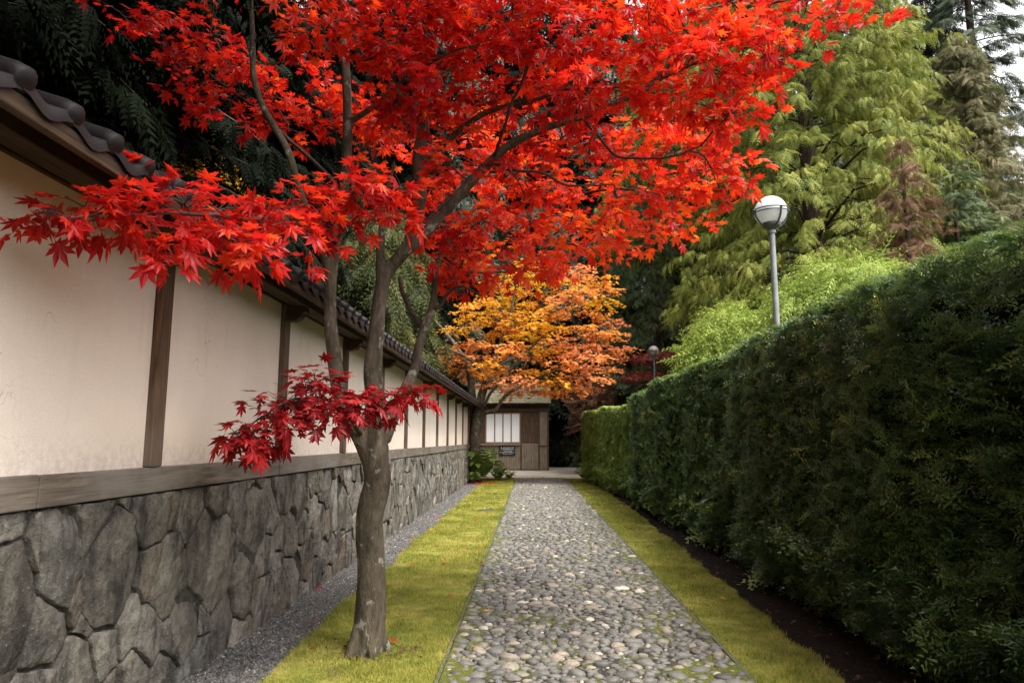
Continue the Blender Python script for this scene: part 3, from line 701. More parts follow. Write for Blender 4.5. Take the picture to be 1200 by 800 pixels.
def pad(px, py, Y, rx, ry, n, tint, dz=.28):
    c = at(px, py, Y); k = Y / FPX; return (c, (rx * k, dz, ry * k), n, tint)
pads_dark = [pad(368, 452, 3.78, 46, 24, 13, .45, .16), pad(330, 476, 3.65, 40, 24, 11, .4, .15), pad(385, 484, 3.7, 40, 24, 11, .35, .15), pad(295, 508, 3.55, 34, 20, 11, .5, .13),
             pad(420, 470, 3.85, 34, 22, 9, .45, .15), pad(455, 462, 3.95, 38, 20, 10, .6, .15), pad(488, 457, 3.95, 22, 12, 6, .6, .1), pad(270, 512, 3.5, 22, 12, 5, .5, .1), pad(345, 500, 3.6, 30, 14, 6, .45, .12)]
pads = [pad(45, 250, 2.2, 36, 14, 7, .35, .10), pad(100, 243, 2.3, 46, 20, 11, .4, .14), pad(160, 248, 2.45, 46, 24, 12, .4, .16), pad(215, 238, 2.6, 46, 24, 12, .4, .18),
        pad(205, 298, 2.55, 30, 22, 9, .45, .15), pad(265, 280, 2.75, 50, 26, 14, .42, .2), pad(255, 245, 2.85, 44, 22, 11, .4, .2), pad(320, 265, 3.0, 50, 28, 14, .42, .2), pad(350, 240, 3.3, 46, 24, 12, .45, .2),
        pad(300, 300, 2.8, 34, 18, 8, .45, .15), pad(395, 225, 3.5, 46, 24, 12, .45, .2), pad(440, 215, 3.55, 40, 26, 11, .42, .2), pad(390, 270, 3.6, 34, 22, 9, .4, .2), pad(455, 250, 3.7, 30, 22, 8, .4, .2), pad(180, 205, 2.6, 26, 14, 4, .4, .12), pad(372, 305, 3.4, 14, 12, 3, .5, .1),
        pad(472, 222, 3.9, 36, 20, 9, .45, .2), pad(462, 246, 3.8, 34, 18, 8, .42, .2), pad(505, 236, 4.9, 34, 18, 9, .55, .2), pad(522, 264, 5.0, 34, 18, 9, .6, .2), pad(480, 262, 4.9, 30, 16, 7, .5, .2), pad(525, 300, 5.0, 36, 18, 9, .6), pad(545, 325, 5.1, 34, 14, 8, .6),
        pad(250, 40, 5.0, 40, 18, 8, .4), pad(300, 90, 5.0, 44, 18, 9, .42), pad(350, 75, 4.9, 36, 16, 7, .45), pad(360, 160, 5.0, 44, 14, 8, .45), pad(415, 110, 4.9, 40, 18, 8, .5), pad(200, 85, 5.1, 40, 16, 7, .35),
        # upper left tiers
        pad(140, 14, 5.1, 46, 18, 8, .38), pad(200, 42, 5.0, 46, 24, 10, .4), pad(190, 8, 5.0, 40, 12, 6, .35), pad(232, 70, 5.0, 40, 24, 10, .42), pad(225, 112, 5.0, 36, 18, 9, .35), pad(275, 82, 4.9, 44, 26, 12, .45), pad(270, 128, 4.95, 50, 18, 10, .38),
        pad(325, 112, 4.9, 46, 26, 12, .48), pad(335, 140, 4.9, 44, 16, 9, .45), pad(380, 128, 4.9, 44, 20, 11, .55), pad(425, 152, 4.95, 46, 20, 11, .6), pad(450, 175, 5.0, 40, 20, 9, .65), pad(330, 10, 4.0, 26, 14, 5, .6),
        pad(360, 38, 3.9, 38, 22, 9, .55), pad(355, 5, 4.1, 46, 18, 8, .5), pad(410, 25, 4.0, 46, 26, 12, .5), pad(450, 50, 4.0, 46, 26, 12, .5), pad(420, -30, 4.1, 60, 26, 12, .5), pad(340, -50, 4.2, 60, 26, 10, .5), pad(250, -40, 4.5, 70, 26, 10, .45)]
POLY = [(450, -40), (700, -60), (940, -30), (1050, -8), (1062, 14), (1010, 22), (960, 52), (905, 92), (880, 120), (872, 150), (868, 205), (845, 235), (800, 268), (742, 276), (700, 300), (660, 318), (610, 330), (540, 334), (506, 312), (520, 275), (556, 252), (520, 205), (468, 165), (448, 110)]
def inside(x, y, P):
    c = False
    for i in range(len(P)):
        (x1, y1), (x2, y2) = P[i], P[i - 1]
        if (y1 > y) != (y2 > y) and x < (x2 - x1) * (y - y1) / (y2 - y1) + x1: c = not c
    return c
r3 = np.random.default_rng(5); pts = []
for _ in range(6000):
    x, y = r3.uniform(440, 1070), r3.uniform(-60, 340)
    if inside(x, y, POLY) and all((x - a) ** 2 / 1.7 + (y - b) ** 2 * 1.3 > 25 ** 2 for a, b in pts): pts.append((x, y))
for (x, y) in pts:
    Yd = r3.uniform(3.7, 4.6) if y < 130 else r3.uniform(4.1, 6.0)
    if x > 900: Yd = r3.uniform(3.8, 4.1)
    t = .42 + .08 * (Yd - 4.3) + .07 * min(1, max(0, (x - 480) / 350)) + r3.normal(0, .07) + (.08 if y > 200 and x > 560 else 0)
    w = 1.0 if x < 880 else .62
    pads.append(pad(x, y, Yd, 46 * w, 17 * w, int((9 if x < 880 else 4)), t))
for k in range(26):          # the part of the crown above the picture
    pads.append(pad(r3.uniform(300, 900), r3.uniform(-230, -70), r3.uniform(3.6, 5.6), 70, 24, 8, .55))
tw, lv = branchy(main + thin, pads, .120, LEAF, LEAF_T, None, 31, .075)
f = Tri(); f.add(*lv); f.build('foliage', M['red_leaf'], maple, origin=ORG)
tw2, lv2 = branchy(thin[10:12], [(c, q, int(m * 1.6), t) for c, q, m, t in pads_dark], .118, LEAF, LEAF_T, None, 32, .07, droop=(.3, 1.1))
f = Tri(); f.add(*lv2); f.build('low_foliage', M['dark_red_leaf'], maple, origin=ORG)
tw.V += tw2.V; tw.C += tw2.C; tw.T += [t + tw.n for t in tw2.T]
tw.build('twigs', M['twig'], maple, smooth=True, origin=ORG)

# orange maple at the far end of the wall
OY = 21.5
om_org = at(560, 548, OY) * np.array([1, 1, 0]); omaple = empty('maple_tree', om_org)
tag(omaple, 'orange leaved maple standing at the far end of the wall beside the booth', 'tree')
omain = [br((555, 562, OY, .24), (556, 535, OY, .18), (558, 505, OY, .165), (561, 478, OY, .15), (567, 455, OY, .13), (576, 430, OY, .1), (588, 400, OY, .07), (600, 360, OY, .045), (606, 325, OY, .02)),
         br((550, 556, 21.8, .18), (552, 500, 21.8, .15), (553, 460, 21.8, .13), (548, 430, 21.9, .1), (530, 400, 22, .07), (505, 370, 22, .03)),
         br((560, 495, OY, .09), (568, 484, 21.3, .07), (580, 481, 21.0, .06), (588, 469, 20.9, .055), (598, 459, 20.8, .05), (625, 445, 20.6, .05), (660, 430, 20.4, .04), (700, 415, 20.3, .03)),
         br((562, 482, OY, .07), (569, 472, 21.2, .055), (578, 456, 21, .045), (615, 415, 20.8, .045), (650, 380, 20.6, .035), (690, 350, 20.5, .02)),
         br((580, 432, OY, .08), (600, 420, 22, .06), (640, 405, 22.4, .045), (690, 395, 22.6, .03)),
         br((574, 455, OY, .06), (560, 430, 20.8, .05), (540, 415, 20.2, .04), (520, 408, 19.8, .02))]
tt = Tri()
for P, rr in omain:
    Q = spline(np.column_stack([P, rr]), 6); tt.add(*tube(Q[:, :3], Q[:, 3], 10))
tt.build('trunk', M['bark'], omaple, smooth=True, origin=om_org)
OP = [(488, 425), (520, 405), (540, 370), (580, 330), (620, 308), (665, 314), (695, 318), (708, 330), (718, 350), (722, 385), (732, 412), (722, 435), (692, 460), (655, 462), (600, 466), (560, 450), (520, 438)]
opads = []; pts = []
for _ in range(3000):
    x, y = r3.uniform(480, 750), r3.uniform(300, 470)
    if inside(x, y, OP) and all((x - a) ** 2 / 2.5 + (y - b) ** 2 * 1.6 > 12.5 ** 2 for a, b in pts): pts.append((x, y))
for (x, y) in pts:
    opads.append(pad(x, y, r3.uniform(19.6, 23.2), 27, 5.5, 24, np.clip(.36 + .45 * (y > 400) * r3.uniform(.2, 1) + .3 * (x > 660) + r3.normal(0, .17), .05, .95), .8))
tw, lv = branchy(omain, opads, .175, LEAF2, LEAF2_T, None, 33, .11, limb_r=.013, twig_r=.004, tlen=(.4, .8), droop=(.0, .5), flat=.4)
f = Tri(); f.add(*lv); f.build('foliage', M['orange_leaf'], omaple, origin=om_org)
tw.build('twigs', M['twig'], omaple, smooth=True, origin=om_org)

# ------------------------------------------------------------------ hedges
def yew_spray(pairs, nl, nw, one=False):
    V, T = [], []
    def needle(o, d, L, w, up):
        s = len(V); p = np.array([-d[1], d[0], 0]); o = np.array(o)
        if one: V.extend([o - p * w, o + p * w, o + d * L]); T.append((s, s + 1, s + 2))
        else:
            V.extend([o, o + d * L * .45 + p * w + [0, 0, up], o + d * L * .45 - p * w + [0, 0, up], o + d * L + [0, 0, -up * .5]]); T.extend([(s, s + 2, s + 1), (s + 1, s + 2, s + 3)])
    for i in range(pairs):
        f = i / pairs; L = nl * (.65 + .75 * math.sin(math.pi * (.18 + .72 * f)))
        for sg in (1, -1):
            a = R(62 - 22 * f); d = np.array([sg * math.sin(a), math.cos(a), 0]); needle((0, f, -.16 * f * f), d, L, nw, .03)
    needle((0, 1, -.16), np.array([0, 1., 0]), nl * .8, nw, 0)
    return np.array(V), np.array(T)
def yew_bunch(pairs, nl, nw, side, seed):
    """a shoot with a few side shoots, every needle a little different"""
    r = np.random.default_rng(seed); V, T = [], []
    def shoot(o, az, L, n, bend):
        d0 = np.array([math.sin(az), math.cos(az), 0]); lat = np.array([d0[1], -d0[0], 0])
        for i in range(n + 1):
            f = i / n; p = o + d0 * L * f + lat * bend * f * f + np.array([0, 0, -.22 * L * f * f])
            for sg in ((1, -1) if i < n else (0,)):
                a = az + bend * f + sg * R(58 - 22 * f) + r.normal(0, .16); d = np.array([math.sin(a), math.cos(a), r.normal(.02, .28)]); q = np.array([math.cos(a), -math.sin(a), r.normal(0, .4)]); l = nl * (.6 + .7 * math.sin(math.pi * (.2 + .7 * f))) * r.uniform(.75, 1.2); s_ = len(V)
                V.extend([p + d * l * .3 + q * nw, p + d * l * .2 - q * nw, p + d * l]); T.append((s_, s_ + 1, s_ + 2))
        return d0
    shoot(np.zeros(3), 0, 1, pairs, r.normal(0, .18))
    for k in range(side):
        f = .12 + .62 * (k + r.uniform(0, .6)) / side; shoot(np.array([0, f, -.2 * f * f + r.normal(0, .04)]), (1 if k % 2 else -1) * R(r.uniform(32, 58)), r.uniform(.42, .68) * (1.1 - .5 * f), max(2, int(pairs * .55)), r.normal(0, .15))
    return np.array(V), np.array(T)
Y3 = [yew_bunch(9, .19, .032, 4, k) for k in range(5)]; Y2 = [yew_bunch(6, .23, .05, 3, 10 + k) for k in range(4)]; Y1 = [yew_bunch(4, .29, .085, 3, 20 + k) for k in range(4)]

def hedge_pts(face, top, y0, y1, depth, dens, seed, front_share=.72, zmin=.06, endcap=False):
    """sample points, normals over a hedge whose path side is face(y), top height top(y)"""
    r = np.random.default_rng(seed); L = y1 - y0; n = int(L * 2.2 * dens); yy = r.uniform(y0, y1, n)
    fx = np.array([face(y) for y in yy]); tz = np.array([top(y) for y in yy]); kind = r.uniform(0, 1, n) < front_share
    z = np.where(kind, zmin + (tz - zmin) * r.uniform(0, 1, n), tz); x = np.where(kind, fx, fx + depth * r.uniform(0, 1, n) ** 1.3)
    N = np.where(kind[:, None], np.array([-1, 0, .25]), np.array([-.15, 0, 1]))
    rnd = np.clip((z - (tz - .10)) / .10, 0, 1) * kind; x = x + rnd ** 2 * .05; N = N + rnd[:, None] * np.array([.3, 0, .7])
    under = np.clip(1 - z / .55, 0, 1) * kind; x = x + under ** 2 * .17
    P = np.stack([x, yy, z], -1); N = norm(N)
    if endcap:
        m = int(depth * 2.2 * dens * .9); q = np.stack([face(y1) + depth * r.uniform(0, 1, m), np.full(m, y1), zmin + (top(y1) - zmin) * r.uniform(0, 1, m)], -1)
        P = np.vstack([P, q]); N = np.vstack([N, np.tile([[0, 1., .1]], (m, 1))])
    lump = .075 * fbm(P, 2.6, seed) + .07 * fbm(P, 7, seed + 1); flat = np.clip((P[:, 2] - (top(8) - .16)) / .1, 0, 1); P = P + N * ((np.clip(lump * 1.25, -.085, .16) - .05 + r.normal(0, .035, len(P))) * (1 - flat) + flat * (.2 * lump - .05 + r.normal(0, .012, len(P))))[:, None]
    P[:, 2] = np.maximum(P[:, 2], .05)
    return P, N, r
def sprays(t, tmpl, P, N, r, size, tint_off=0, hang=.25):
    n = len(P); A = N * r.uniform(.35, 1.0, (n, 1)) * np.where(N[:, 2:] > .8, .45, 1) + r.normal(0, .42, (n, 3)) + np.array([0, 0, .25]) - np.array([0, 0, hang]) * r.uniform(0, 2, (n, 1))
    U = np.array([0, 0, 1.]) + N * .5 + r.normal(0, .35, (n, 3)); sz = size * r.uniform(.55, 1.35, n)
    tint = np.clip(.49 + r.normal(0, .14, n) + .14 * fbm(P, 5, 61) + .3 * (r.uniform(0, 1, n) > .9) + .7 * np.clip(N[:, 2] - .6, 0, 1) + tint_off, 0, 1)  # upturned sprays lighter: new growth, plus sky light put into the colour
    F = frames(A, U); kk = r.integers(0, len(tmpl), n)
    for k in range(len(tmpl)):
        i = kk == k
        if i.any(): t.add(*scatter(*tmpl[k], P[i], F[i], sz[i], tint[i]))
def shear(t, face, top):
    """the hedge is clipped: tips past the sheared planes are cut back close to them"""
    for V in t.V:
        T_ = np.array([top(y) for y in V[:, 1]]) - .02; F_ = np.array([face(y) for y in V[:, 1]]) - .07
        V[:, 2] = np.where(V[:, 2] > T_, T_ + .22 * (V[:, 2] - T_), V[:, 2]); V[:, 0] = np.where((V[:, 0] < F_) & (V[:, 2] > .6), F_ + .45 * (V[:, 0] - F_), V[:, 0])
HF = lambda y: 2.14 + .05 * math.sin(y * .9) + .04 * math.sin(y * 2.7)
HT = lambda y: 2.27 + .012 * math.sin(y * 1.3 + 1) + .008 * math.sin(y * 4.1) - (.06 if y > 12 else 0)
hedge = empty('hedge', (2.7, 8, 0)); tag(hedge, 'tall dark green clipped yew hedge running along the right of the path', 'hedge')
HO = np.array([2.7, 8, 0])
t = Tri()
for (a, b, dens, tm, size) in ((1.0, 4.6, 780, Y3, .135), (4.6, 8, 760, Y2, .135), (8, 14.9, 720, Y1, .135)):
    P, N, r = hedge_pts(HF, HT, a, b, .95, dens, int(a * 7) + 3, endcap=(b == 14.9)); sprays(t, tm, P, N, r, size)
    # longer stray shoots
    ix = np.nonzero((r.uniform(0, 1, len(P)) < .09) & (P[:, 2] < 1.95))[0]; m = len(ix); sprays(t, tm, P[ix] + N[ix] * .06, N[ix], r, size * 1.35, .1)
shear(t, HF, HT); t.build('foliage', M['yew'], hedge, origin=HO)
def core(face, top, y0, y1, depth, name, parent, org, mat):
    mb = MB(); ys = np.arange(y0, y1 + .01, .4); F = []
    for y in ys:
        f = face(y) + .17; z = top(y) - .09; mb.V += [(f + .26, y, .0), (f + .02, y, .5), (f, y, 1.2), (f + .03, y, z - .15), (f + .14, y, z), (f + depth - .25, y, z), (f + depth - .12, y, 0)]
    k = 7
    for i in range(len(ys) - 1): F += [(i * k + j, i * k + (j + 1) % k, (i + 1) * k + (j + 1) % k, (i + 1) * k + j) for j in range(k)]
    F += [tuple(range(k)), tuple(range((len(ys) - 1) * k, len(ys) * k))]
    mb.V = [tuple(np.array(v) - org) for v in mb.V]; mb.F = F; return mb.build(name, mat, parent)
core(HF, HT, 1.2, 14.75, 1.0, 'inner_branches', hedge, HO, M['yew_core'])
tb = Tri(); r = np.random.default_rng(8)                       # brown twigs showing in the bare places
for _ in range(420):
    y = r.uniform(1.5, 13); z = r.uniform(.5, 2.1)
    if fbm(np.array([[y, z]]), 1.6, 77)[0] < .15: continue
    p = np.array([HF(y) + .10, y, z]); d = norm(np.array([-.5, r.normal(0, .5), .8])); tb.add(*tube([p, p + d * .1 + r.normal(0, .012, 3), p + d * r.uniform(.14, .26)], [.005, .004, .002], 4), .5)
tag(tb.build('bare_twigs', M['twig'], hedge, origin=HO), kind='stuff')

FF = lambda y: 2.12 - .40 * min(1, (y - 15) / 6.0) + .05 * math.sin(y * 1.7)
FT = lambda y: 2.05 + .1 * math.sin((y - 15) * .35) + .03 * math.sin(y * 2.2)
h2 = empty('hedge', (2.5, 18, 0)); tag(h2, 'lighter green clipped hedge further along, where the path ends', 'hedge'); HO2 = np.array([2.5, 18, 0])
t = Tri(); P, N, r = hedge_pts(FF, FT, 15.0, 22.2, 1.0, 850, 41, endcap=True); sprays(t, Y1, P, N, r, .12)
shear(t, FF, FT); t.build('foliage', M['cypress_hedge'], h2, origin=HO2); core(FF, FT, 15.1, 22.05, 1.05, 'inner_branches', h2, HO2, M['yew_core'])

# ------------------------------------------------------------------ conifers
def frond(pairs, ll, lw, droop=.25):
    V, T = [], []
    for i in range(pairs + 1):
        f = i / pairs; L = ll * (1.0 - .6 * f) * (.65 + .35 * min(1, f * 4))
        for sg in ((1, -1) if i < pairs else (0,)):
            a = R(40) * sg; d = np.array([math.sin(a), math.cos(a), -.25]); p = np.array([math.cos(a), -math.sin(a), 0]); o = np.array([0, f, -droop * f * f]); s = len(V)
            V.extend([o + d * L * .25 + p * lw, o + d * L * .1 - p * lw, o + d * L + [0, 0, -.12 * L]]); T.append((s, s + 1, s + 2))
    s = len(V); V.extend([np.array([-.02, 0, 0]), np.array([.02, 0, 0]), np.array([0, 1., -droop])]); T.append((s, s + 1, s + 2))
    return np.array(V), np.array(T)
FR7 = frond(6, .46, .05); FR5 = frond(4, .55, .085); FRC = frond(5, .46, .055, .35); THR = frond(5, .32, .03, .5)
def conifer(name, H, Rc, cb, nl, tmpl, fl, dens, mat, seed, droop=.5, up=.25, hang=.5, trunk_r=.22, sparse=0.0, shape=.8, tint=.5):
    r = np.random.default_rng(seed); root = empty(name, (0, 0, 0)); tt = Tri(); k = 9
    lean = r.normal(0, .02, 2); zz = np.linspace(0, H, k); P = np.stack([lean[0] * zz, lean[1] * zz, zz], -1)
    tt.add(*tube(P, trunk_r * (1 - zz / H) ** .8 + .015 + .25 * trunk_r * np.exp(-zz / .5), 9)); fp, fa, fn, ft = [], [], [], []
    for i in range(nl):
        u = (i + r.uniform()) / nl; h = cb + (H * .985 - cb) * u; az = i * 2.39996 + r.normal(0, .3); L = Rc * (1 - u) ** shape * r.uniform(.72, 1.12) + .25
        if r.uniform() < sparse: L *= r.uniform(.25, .6)
        dv = np.array([math.cos(az), math.sin(az), 0]); s = np.linspace(0, 1, 6); dr = droop * r.uniform(.6, 1.3)
        Q = np.stack([lean[0] * h + dv[0] * L * s, lean[1] * h + dv[1] * L * s, h + up * L * s - dr * L * s ** 2], -1)
        tt.add(*tube(Q, np.linspace(.012 + .016 * L, .006, 6), 4, False))
        m = max(4, int(L * dens)); f = r.uniform(.12, 1, m) ** .75; side = np.where(r.uniform(size=m) < .5, 1, -1)
        tang = norm(np.stack([np.full(m, dv[0]), np.full(m, dv[1]), up - 2 * dr * f], -1)); lat = np.array([-dv[1], dv[0], 0.])
        pos = np.stack([np.interp(f, s, Q[:, c]) for c in range(3)], -1); spread = r.uniform(0, 1, m) * (.10 + .28 * L * (1 - f) * .9)
        pos = pos + lat * (side * spread)[:, None] + tang * spread[:, None] * .5 + np.array([0, 0, -.35]) * spread[:, None] * hang + r.normal(0, .05, (m, 3))
        fp.append(pos); fa.append(tang * r.uniform(.4, 1, (m, 1)) + lat * (side * r.uniform(.1, .9, m))[:, None] + np.array([0, 0, -1]) * (hang * r.uniform(.3, 1.5, m))[:, None] + r.normal(0, .15, (m, 3)))
        fn.append(np.array([0, 0, 1]) + tang * .3 + r.normal(0, .4, (m, 3))); ft.append(tint + r.normal(0, .14) + r.normal(0, .1, m) + .18 * (f - .6))
    tt.build('trunk', M['cbark'], root, smooth=True)
    P, A, Nn, Tn = map(np.concatenate, (fp, fa, fn, ft)); c = Tri(); c.add(*scatter(*tmpl, P, frames(A, Nn), fl * r.uniform(.6, 1.3, len(P)), np.clip(Tn, 0, 1))); c.build('crown', M[mat] if isinstance(mat, str) else mat, root)
    return root
def cedar(name, H, Rc, cb, ncl, tmpl, fl, mat, seed, hang=1.0, trunk_r=.3, shape=.55, tint=.5, k=18, bl=.8, ragged=.3, fill=.5):
    """crown of many separate hanging branchlets at uneven depths, on visible limbs"""
    r = np.random.default_rng(seed); root = empty(name); tt = Tri(); zz = np.linspace(0, H, 9); lean = r.normal(0, .012, 2)
    tt.add(*tube(np.stack([lean[0] * zz, lean[1] * zz, zz], -1), trunk_r * (1 - zz / H) ** .8 + .015 + .25 * trunk_r * np.exp(-zz / .5), 10))
    fp, fa, fn, ft = [], [], [], []
    u = 1 - r.uniform(0, 1, ncl) ** .62; u = np.where(r.uniform(0, 1, ncl) < .1, r.uniform(.7, 1, ncl), u); az = r.uniform(0, 2 * math.pi, ncl); q = np.stack([np.cos(az) * 2, np.sin(az) * 2, u * 7], -1)
    lump = 1 + ragged * fbm(q, .9, seed) + ragged * .6 * fbm(q, 2.3, seed + 1)
    for i in range(ncl):
        h = cb + (H - cb) * u[i]; rad = (Rc * (1 - u[i]) ** shape + .15) * max(.25, lump[i]) * r.uniform(fill, 1.0) ** .5; dv = np.array([math.cos(az[i]), math.sin(az[i]), 0]); lat = np.array([-dv[1], dv[0], 0])
        dv2 = norm(dv + lat * r.normal(0, .45)); L = bl * r.uniform(.5, 1.3); c = np.array([lean[0] * h, lean[1] * h, h]) + dv * rad; el = r.uniform(-.5, .35); sg = np.linspace(0, 1, 5)
        Q = c + (dv2 * (sg - .6)[:, None] * L + np.array([0, 0, 1.]) * (el * L * sg - .55 * hang * L * sg ** 2)[:, None])
        if i % 13 == 0: tt.add(*tube([np.array([lean[0] * h, lean[1] * h, h - .1 * rad]), .5 * (Q[0] + [lean[0] * h, lean[1] * h, h]) + [0, 0, .08 * rad], Q[0], Q[2]], [.012 + .012 * rad, .01 + .006 * rad, .01, .005], 4, False))
        f = r.uniform(0, 1, k) ** .8; pos = np.stack([np.interp(f, sg, Q[:, j]) for j in range(3)], -1); side = np.where(r.uniform(size=k) < .5, 1, -1); lat2 = np.array([-dv2[1], dv2[0], 0]); sp = r.uniform(0, .34, k) * L * (1.1 - f)
        pos = pos + lat2 * (side * sp)[:, None] - np.array([0, 0, .5]) * sp[:, None] * hang + r.normal(0, .03, (k, 3))
        fp.append(pos); fa.append(dv2 * r.uniform(.15, .8, (k, 1)) + lat2 * (side * r.uniform(.1, .8, k))[:, None] - np.array([0, 0, 1.]) * (hang * r.uniform(.25, 1.2, k))[:, None] + r.normal(0, .18, (k, 3)))
        fn.append(np.array([0, 0, .7]) + dv2 * .6 + r.normal(0, .45, (k, 3))); ft.append(tint + r.normal(0, .13) + r.normal(0, .2, k))
    tt.build('trunk', M['cbark'], root, smooth=True)
    P, A, Nn, Tn = map(np.concatenate, (fp, fa, fn, ft)); c = Tri(); c.add(*scatter(*tmpl, P, frames(A, Nn), fl * r.uniform(.55, 1.3, len(P)), np.clip(Tn, 0, 1))); c.build('crown', M[mat], root)
    return root
def put(o, x, y, rz=0, s=1.0, z=0):
    o.location = (x, y, z); o.rotation_euler = (0, 0, rz); o.scale = (s, s, s); return o

# the lit trees right of the path, beyond the hedge
tag(put(cedar('cedar_tree', 25, 4.7, .3, 2500, FRC, .28, 'cedar', 101, 1.1, .35, .42, .55, 28, .8, .3, .25), 9.3, 22.0), 'large yellow green cedar with drooping sprays behind the tall lamp', 'tree')
tag(put(cedar('cedar_tree', 27, 3.3, 8.6, 800, FRC, .3, 'cedar', 102, 1.0, .66, .5, .42, 28, .9, .4, .4), 6.6, 25.5), 'cedar with a very thick dark trunk left of the tall lamp', 'tree')
tag(put(cedar('hemlock_tree', 20, 2.5, 5.6, 900, FRC, .27, 'hemlock', 103, .8, .32, .45, .5, 18, .8, .4, .45), 5.4, 29.5), 'grey green hemlock with a bare lower trunk behind the short lamp', 'tree')
tag(put(conifer('fir_tree', 27, 5.2, 3, 170, FR7, .5, 26, 'fir', 104, .35, .1, .3, .4, sparse=.3, tint=.75), 19.8, 29), 'tall dark fir with sky showing through at the upper right', 'tree')
tag(put(cedar('cypress_tree', 15, 2.8, .6, 1000, FRC, .28, 'olive', 105, .6, .2, .7, .55, 18, .8, .45, .4), 14.8, 22), 'thin olive brown conifer at the right edge above the hedge', 'tree')
tag(put(cedar('dead_conifer', 8.2, 1.25, .6, 260, FRC, .2, 'brown', 106, .6, .1, .8, .5, 16, .5, .5, .3), 8.5, 15.2), 'small browned dying conifer standing just above the hedge', 'tree')
tag(put(cedar('young_fir', 8.8, 1.9, .5, 420, FR7, .26, 'hemlock', 107, .4, .12, .75, .42, 16, .6, .3, .4), 11.3, 18), 'young mid green fir right behind the browned conifer', 'tree')
tag(put(cedar('cedar_tree', 24, 4.2, 1.5, 1500, FRC, .34, 'cedar', 108, .8, .4, .5, .45, 22, .95, .35, .4), 14.6, 29.0), 'tall cedar behind the olive conifer, touching the sky gaps', 'tree')
# the green conifer leaning over the wall between the two maples
tag(put(conifer('weeping_cedar', 8.4, 2.0, 3.0, 130, THR, .55, 60, 'weeping', 109, .35, .15, 1.3, .16, shape=.4, tint=.5), -4.6, 19.5), 'yellow green weeping conifer behind the wall between the two maples', 'tree')

# dark forest: prototypes and copies, behind the wall and across the back
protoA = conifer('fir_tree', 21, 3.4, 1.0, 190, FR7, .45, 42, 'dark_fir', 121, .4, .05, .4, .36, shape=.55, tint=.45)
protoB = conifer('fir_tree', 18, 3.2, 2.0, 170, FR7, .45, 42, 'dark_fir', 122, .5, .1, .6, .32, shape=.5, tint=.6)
protoC = conifer('hemlock_tree', 22, 4.2, 2.5, 170, FR5, .6, 30, 'fir', 123, .45, .1, .5, .4, shape=.5, tint=.35)
used = set()
def forest(proto, x, y, s, label, group):
    if proto.name in used: o = copy_tree(proto)
    else: o = proto; used.add(proto.name)
    put(o, x, y, random.uniform(0, 6.28), s); tag(o, label, 'tree', group); return o
tag(put(cedar('fir_tree', 15, 3.7, 4.9, 620, FR7, .5, 'dark_fir', 131, .6, .26, .45, .5, 22, 1.1, .3, .3), -3.9, .9), 'high dark fir added behind the wall to shade the nearest roof tiles', 'tree')  # added as overhead canopy, blocks sky to darken the near roof and wall
tag(put(cedar('fir_tree', 15, 3.5, 4.6, 520, FR7, .5, 'dark_fir', 132, .6, .26, .45, .5, 22, 1.1, .3, .3), -3.6, -3.4), 'unseen dark fir added behind the camera on the left to block sky', 'tree')  # unseen from the camera, added to keep sky light off the near wall
rf = random.Random(3)
for i, (x, y) in enumerate([(-6.6, 3.4), (-6.5, 7.0), (-6.6, 10.6), (-8.8, 1.0), (-9.0, 5.2), (-9.4, 8.8), (-8.8, 12.6), (-7.2, 15.4), (-10.2, 17), (-7.0, 20.5), (-12.8, 3.5), (-13, 11), (-5.6, 25.5), (-10.5, 24), (-14, 20), (-7.8, -3), (-2.6, -8.6)]):  # last two stand unseen behind the camera, added to block sky
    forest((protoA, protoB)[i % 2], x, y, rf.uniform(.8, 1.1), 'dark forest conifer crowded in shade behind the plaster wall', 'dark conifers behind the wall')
for i, (x, y) in enumerate([(-4.5, 37), (-.6, 39), (3.2, 38), (7.4, 37.5), (11.4, 38.5), (-8.5, 38), (16, 40), (21, 41), (1.4, 44), (5.6, 45), (9.6, 44), (-3.2, 45), (14, 46), (26, 42), (-12, 43), (19, 48), (25, 50), (31, 47)]):
    forest((protoC, protoA, protoC, protoB)[i % 4], x, y, rf.uniform(1.15, 1.6), 'dark conifer in the wood beyond the booth and the hedge', 'conifers of the far wood')

# ------------------------------------------------------------------ mounds, small maples, underbrush
def mound(name, lobes, tmpl, fl, dens, mat, seed, out=.6, hang=.7, tint=.5, stem_r=.05):
    """shrub: sprays hung over several rounded lobes, on a few stems. lobes: (x, y, z, r, rz)"""
    r = np.random.default_rng(seed); root = empty(name); c = Tri(); tt = Tri()
    for (x, y, z, rr, rz) in lobes:
        m = int(dens * rr * rz); v = norm(r.normal(size=(m, 3))); v[:, 2] = np.abs(v[:, 2]) * 1.2 - .35; v = norm(v); k = r.uniform(.45, 1.0, (m, 1)) ** .5
        P = np.array([x, y, z]) + v * k * np.array([rr, rr, rz]) * (1 + .13 * fbm(v * 2.5 + x, 1.5, seed)[:, None])
        A = v * out + np.array([0, 0, -1]) * (hang * r.uniform(.2, 1.3, (m, 1))) + r.normal(0, .25, (m, 3))
        c.add(*scatter(*tmpl, P, frames(A, v + np.array([0, 0, .6]) + r.normal(0, .3, (m, 3))), fl * r.uniform(.6, 1.3, m), np.clip(tint + r.normal(0, .12, m) + .15 * (k[:, 0] - .75) + .1 * v[:, 2], 0, 1)))
        tt.add(*tube(spline([(x * .15, y * .15, -.05), (x * .5, y * .5, z * .55), (x, y, z)], 5), np.linspace(stem_r, stem_r * .35, 11), 6))
    tt.build('trunk', M['cbark'], root, smooth=True); c.build('foliage', M[mat], root); return root
p = at(990, 330, 12.5)
